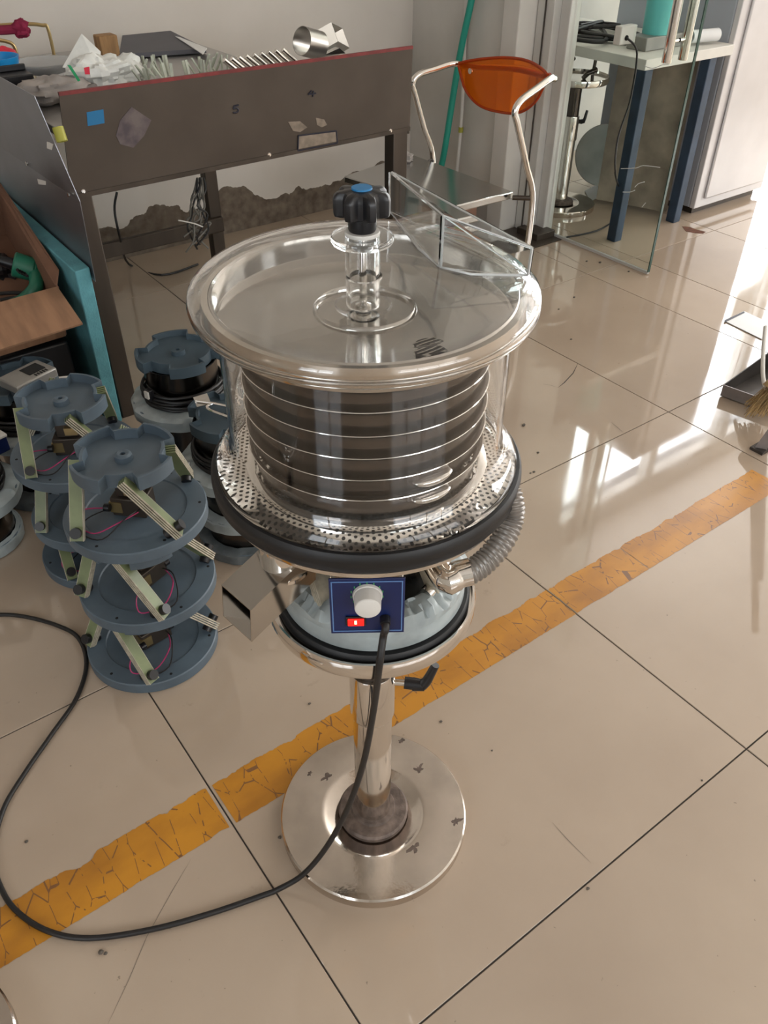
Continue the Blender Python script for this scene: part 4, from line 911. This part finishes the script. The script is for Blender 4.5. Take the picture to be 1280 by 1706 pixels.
# scratches of tape on the glass
tc = gz(1050, 30, .66)
tub = one(MB().lathe([(.0001, 0), (.052, 0), (.056, .2), (.054, .2), (.050, .004), (.0001, .004)], 36, (3.80-.30, 2.02, .66)), 'cyan_tub', 'cyan_tub', 'cyan container standing on the bench behind the glass door', 'container')
c = Vector((3.40, 1.86, .66))
one(MB().box(3.34, 3.56, 1.84, 1.93, .6605, .705), 'grey_box', 'disc_grey', 'low grey box under the cyan container behind the glass', 'box', bevel=.003)
bpy.data.objects['cyan_tub'].location = (-.05, -.13, .045)
a = gz(1132, 42, .70); b = gz(1168, 34, .70)
one(ringtube((3.58, 1.83, .69), (3.70, 1.80, .69), .022, .004, 24), 'paper_roll', 'paper', 'white roll lying on the bench end by the door handle', 'roll')
q = gy(1038, 58, 1.74)
ob = MB().box(q.x-.04, q.x+.04, 1.715, 1.744, q.z-.025, q.z+.03).build('socket_box', 'outlet', wb, bevel=.003)
MB().cyl((q.x-.01, 1.715, q.z-.005), (q.x-.01, 1.712, q.z-.005), .008, 14).build('cord_hole', 'pit', ob)
MB().tube([(q.x-.01, 1.712, q.z-.005), gy(1062, 90, 1.69), gy(1050, 170, 1.70), gy(1030, 230, 1.70), gy(1026, 290, 1.70), gz(1040, 345, .006), gz(1005, 380, .006), gz(945, 395, .006)], .0035, 8, 6).build('cord', 'black_cable', ob)
random.seed(5)
hc = one(MB().tube([(3.18+.40*random.random(), 1.95+.4*random.random(), .672+.02*random.random()) for _ in range(16)], .008, 8, 5), 'black_hose_coil', 'black_cable', 'tangled black cable on the bench seen through the glass', 'cable')
dc = gx(1000, 240, 3.40)
one(MB().cyl((3.30, 1.93, .13), (3.315, 1.925, .132), .125, 48), 'grey_disc', 'disc_grey', 'grey metal disc leaning on the plywood panel behind glass', 'disc') if False else None
dsc = MB().lathe([(.0001, 0), (.128, 0), (.131, .004), (.128, .008), (.0001, .006)], 48, T=Matrix.Translation((3.70, 2.24, .155)) @ Matrix.Rotation(-.9, 4, 'Z') @ Matrix.Rotation(R_(80), 4, 'X'))
one(dsc, 'grey_disc', 'disc_grey', 'grey metal disc leaning behind the chrome stand past the glass', 'disc')
one(MB().slab([gz(975, 318, .004), gz(1000, 305, .004), gz(1008, 322, .004), gz(985, 335, .004)], .0015), 'paper_on_floor', 'paper', 'white sheet of paper on the floor behind the chrome stand', 'paper')
one(MB().box(3.15, 3.62, 2.62, 2.66, .70, 1.02), 'white_board', 'paper', 'pale framed board standing on the bench against the far wall', 'board')
one(MB().box(3.24, 3.262, 2.52, 2.55, .66, 1.0), 'red_bar', 'red_bar', 'upright red bar in front of the pale board', 'bar')

# ------------------------------------------------------------------ right edge: dustpan, broom, stool leg, paper
dp = thing('dustpan', 'dark metal dustpan lying at the right photo edge', 'dustpan', (2.75, .72, 0))
a = gz(1201, 658, .004); b = gz(1256, 684, .004); c = Vector((a.x+.40, a.y+.02, .004)); d_ = Vector((b.x+.42, b.y+.01, .004))
a = Vector(a); b = Vector((b.x+.03, b.y-.05, .004)); d_ = Vector((d_.x, b.y, .004))
h_ = .035
MB().slab([a, c, d_, b] if (c-a).cross(d_-a).z > 0 else [a, b, d_, c], .003).build('pan_bottom', 'pan_dark', dp)
def wl(p, q, h1, h2, nm, mt): MB().slab([p, q, q+Vector((0, 0, h2)), p+Vector((0, 0, h1))], .003).build(nm, mt, dp)
wl(a, b, h_, h_, 'front_lip', 'pan_edge'); wl(a, c, h_, .09, 'side_wall', 'pan_dark'); wl(c, d_, .09, .09, 'back_wall', 'pan_dark'); wl(b, d_, h_, .09, 'side_wall', 'pan_dark')
MB().tube([c+Vector((-.05, -.06, .08)), c+Vector((-.02, -.08, .3)), c+Vector((.1, -.1, .7))], .010, 10).build('handle', 'pan_edge', dp)
br = thing('straw_broom', 'straw broom head resting in the dustpan', 'broom', (2.75, .68, .02))
random.seed(11); bs = MB()
root = gz(1300, 640, .12); root = Vector(root)
for k in range(150):
    e = gz(random.uniform(1240, 1285), random.uniform(668, 696), .035); s = root+Vector((random.uniform(-.02, .02), random.uniform(-.02, .02), random.uniform(-.015, .015)))
    mid = s.lerp(e, .5)+Vector((0, 0, random.uniform(0, .02))); bs.tube([s, mid, e], .0011, 4, 2)
o = bs.build('bristles', 'straw', br); o['kind'] = 'stuff'
MB().cyl(root, root+Vector((.25, -.10, .8)), .012, 12).build('handle', 'wood', br)
MB().cyl(root-Vector((.03, -.005, .01)), root+Vector((.02, -.01, .06)), .026, 16, .016).build('binding', 'straw', br)
lg = thing('stool', 'steel stool leg with bent white tube at the right photo edge', 'stool', (2.50, .50, 0))
f = gz(1265, 751, 0)
MB().hexa([f+Vector((-.008, .012, .0)), f+Vector((.008, -.012, .0)), f+Vector((.025, -.008, .0)), f+Vector((.010, .016, .0)), f+Vector((.075, -.075, .45)), f+Vector((.09, -.10, .45)), f+Vector((.107, -.095, .45)), f+Vector((.092, -.07, .45))]).build('leg', 'pan_edge', lg)
MB().box(f.x-.014, f.x+.028, f.y-.018, f.y+.020, 0, .008).build('foot_pad', 'pan_dark', lg)
MB().tube([gz(1276, 545, .16), gz(1272, 590, .13), gz(1272, 630, .10), gz(1280, 652, .09), gz(1300, 668, .09)], .006, 10, 4).build('bent_tube', 'white_pipe', lg)
ps = [gz(*q, .0015) for q in ((1207, 535), (1270, 566), (1281, 538), (1240, 519))]
pp = one(MB().slab(ps, .002), 'floor_sheet', 'paper', 'white sheet lying on the floor above the dustpan', 'sheet')
MB().slab([gz(1207, 534, .004), gz(1208, 537, .004), gz(1241, 521, .004), gz(1240, 519, .004)], .001).build('dark_edge', 'ink', pp)
lf = [gz(*q, .001) for q in ((1137, 377), (1150, 378), (1160, 382), (1176, 386), (1172, 389), (1158, 388), (1143, 385))]
one(MB().slab(lf, .003), 'dry_leaf', 'leaf', 'dry brown leaf on the tiles in front of the steel cabinet', 'leaf')
# grit on the tiles
g_ = MB()
for px, py, r in ((873, 708, .006), (897, 754, .004), (44, 1402, .003), (516, 1172, .003), (890, 786, .004), (884, 788, .003), (957, 495, .005), (931, 515, .004), (952, 565, .004), (735, 1202, .003), (980, 1480, .003), (168, 1586, .004), (176, 1588, .003), (466, 1395, .003), (1000, 437, .006), (978, 435, .005), (1048, 452, .005), (500, 1455, .002), (820, 1250, .002), (1170, 1300, .002)):
    c = gz(px, py, r*.4); g_.blob(tuple(c), (r, r*.8, r*.5), .4, 2, px, 8, 5)
o = one(g_, 'floor_grit', 'grit', 'scattered grit on the floor tiles', 'grit'); o['kind'] = 'stuff'
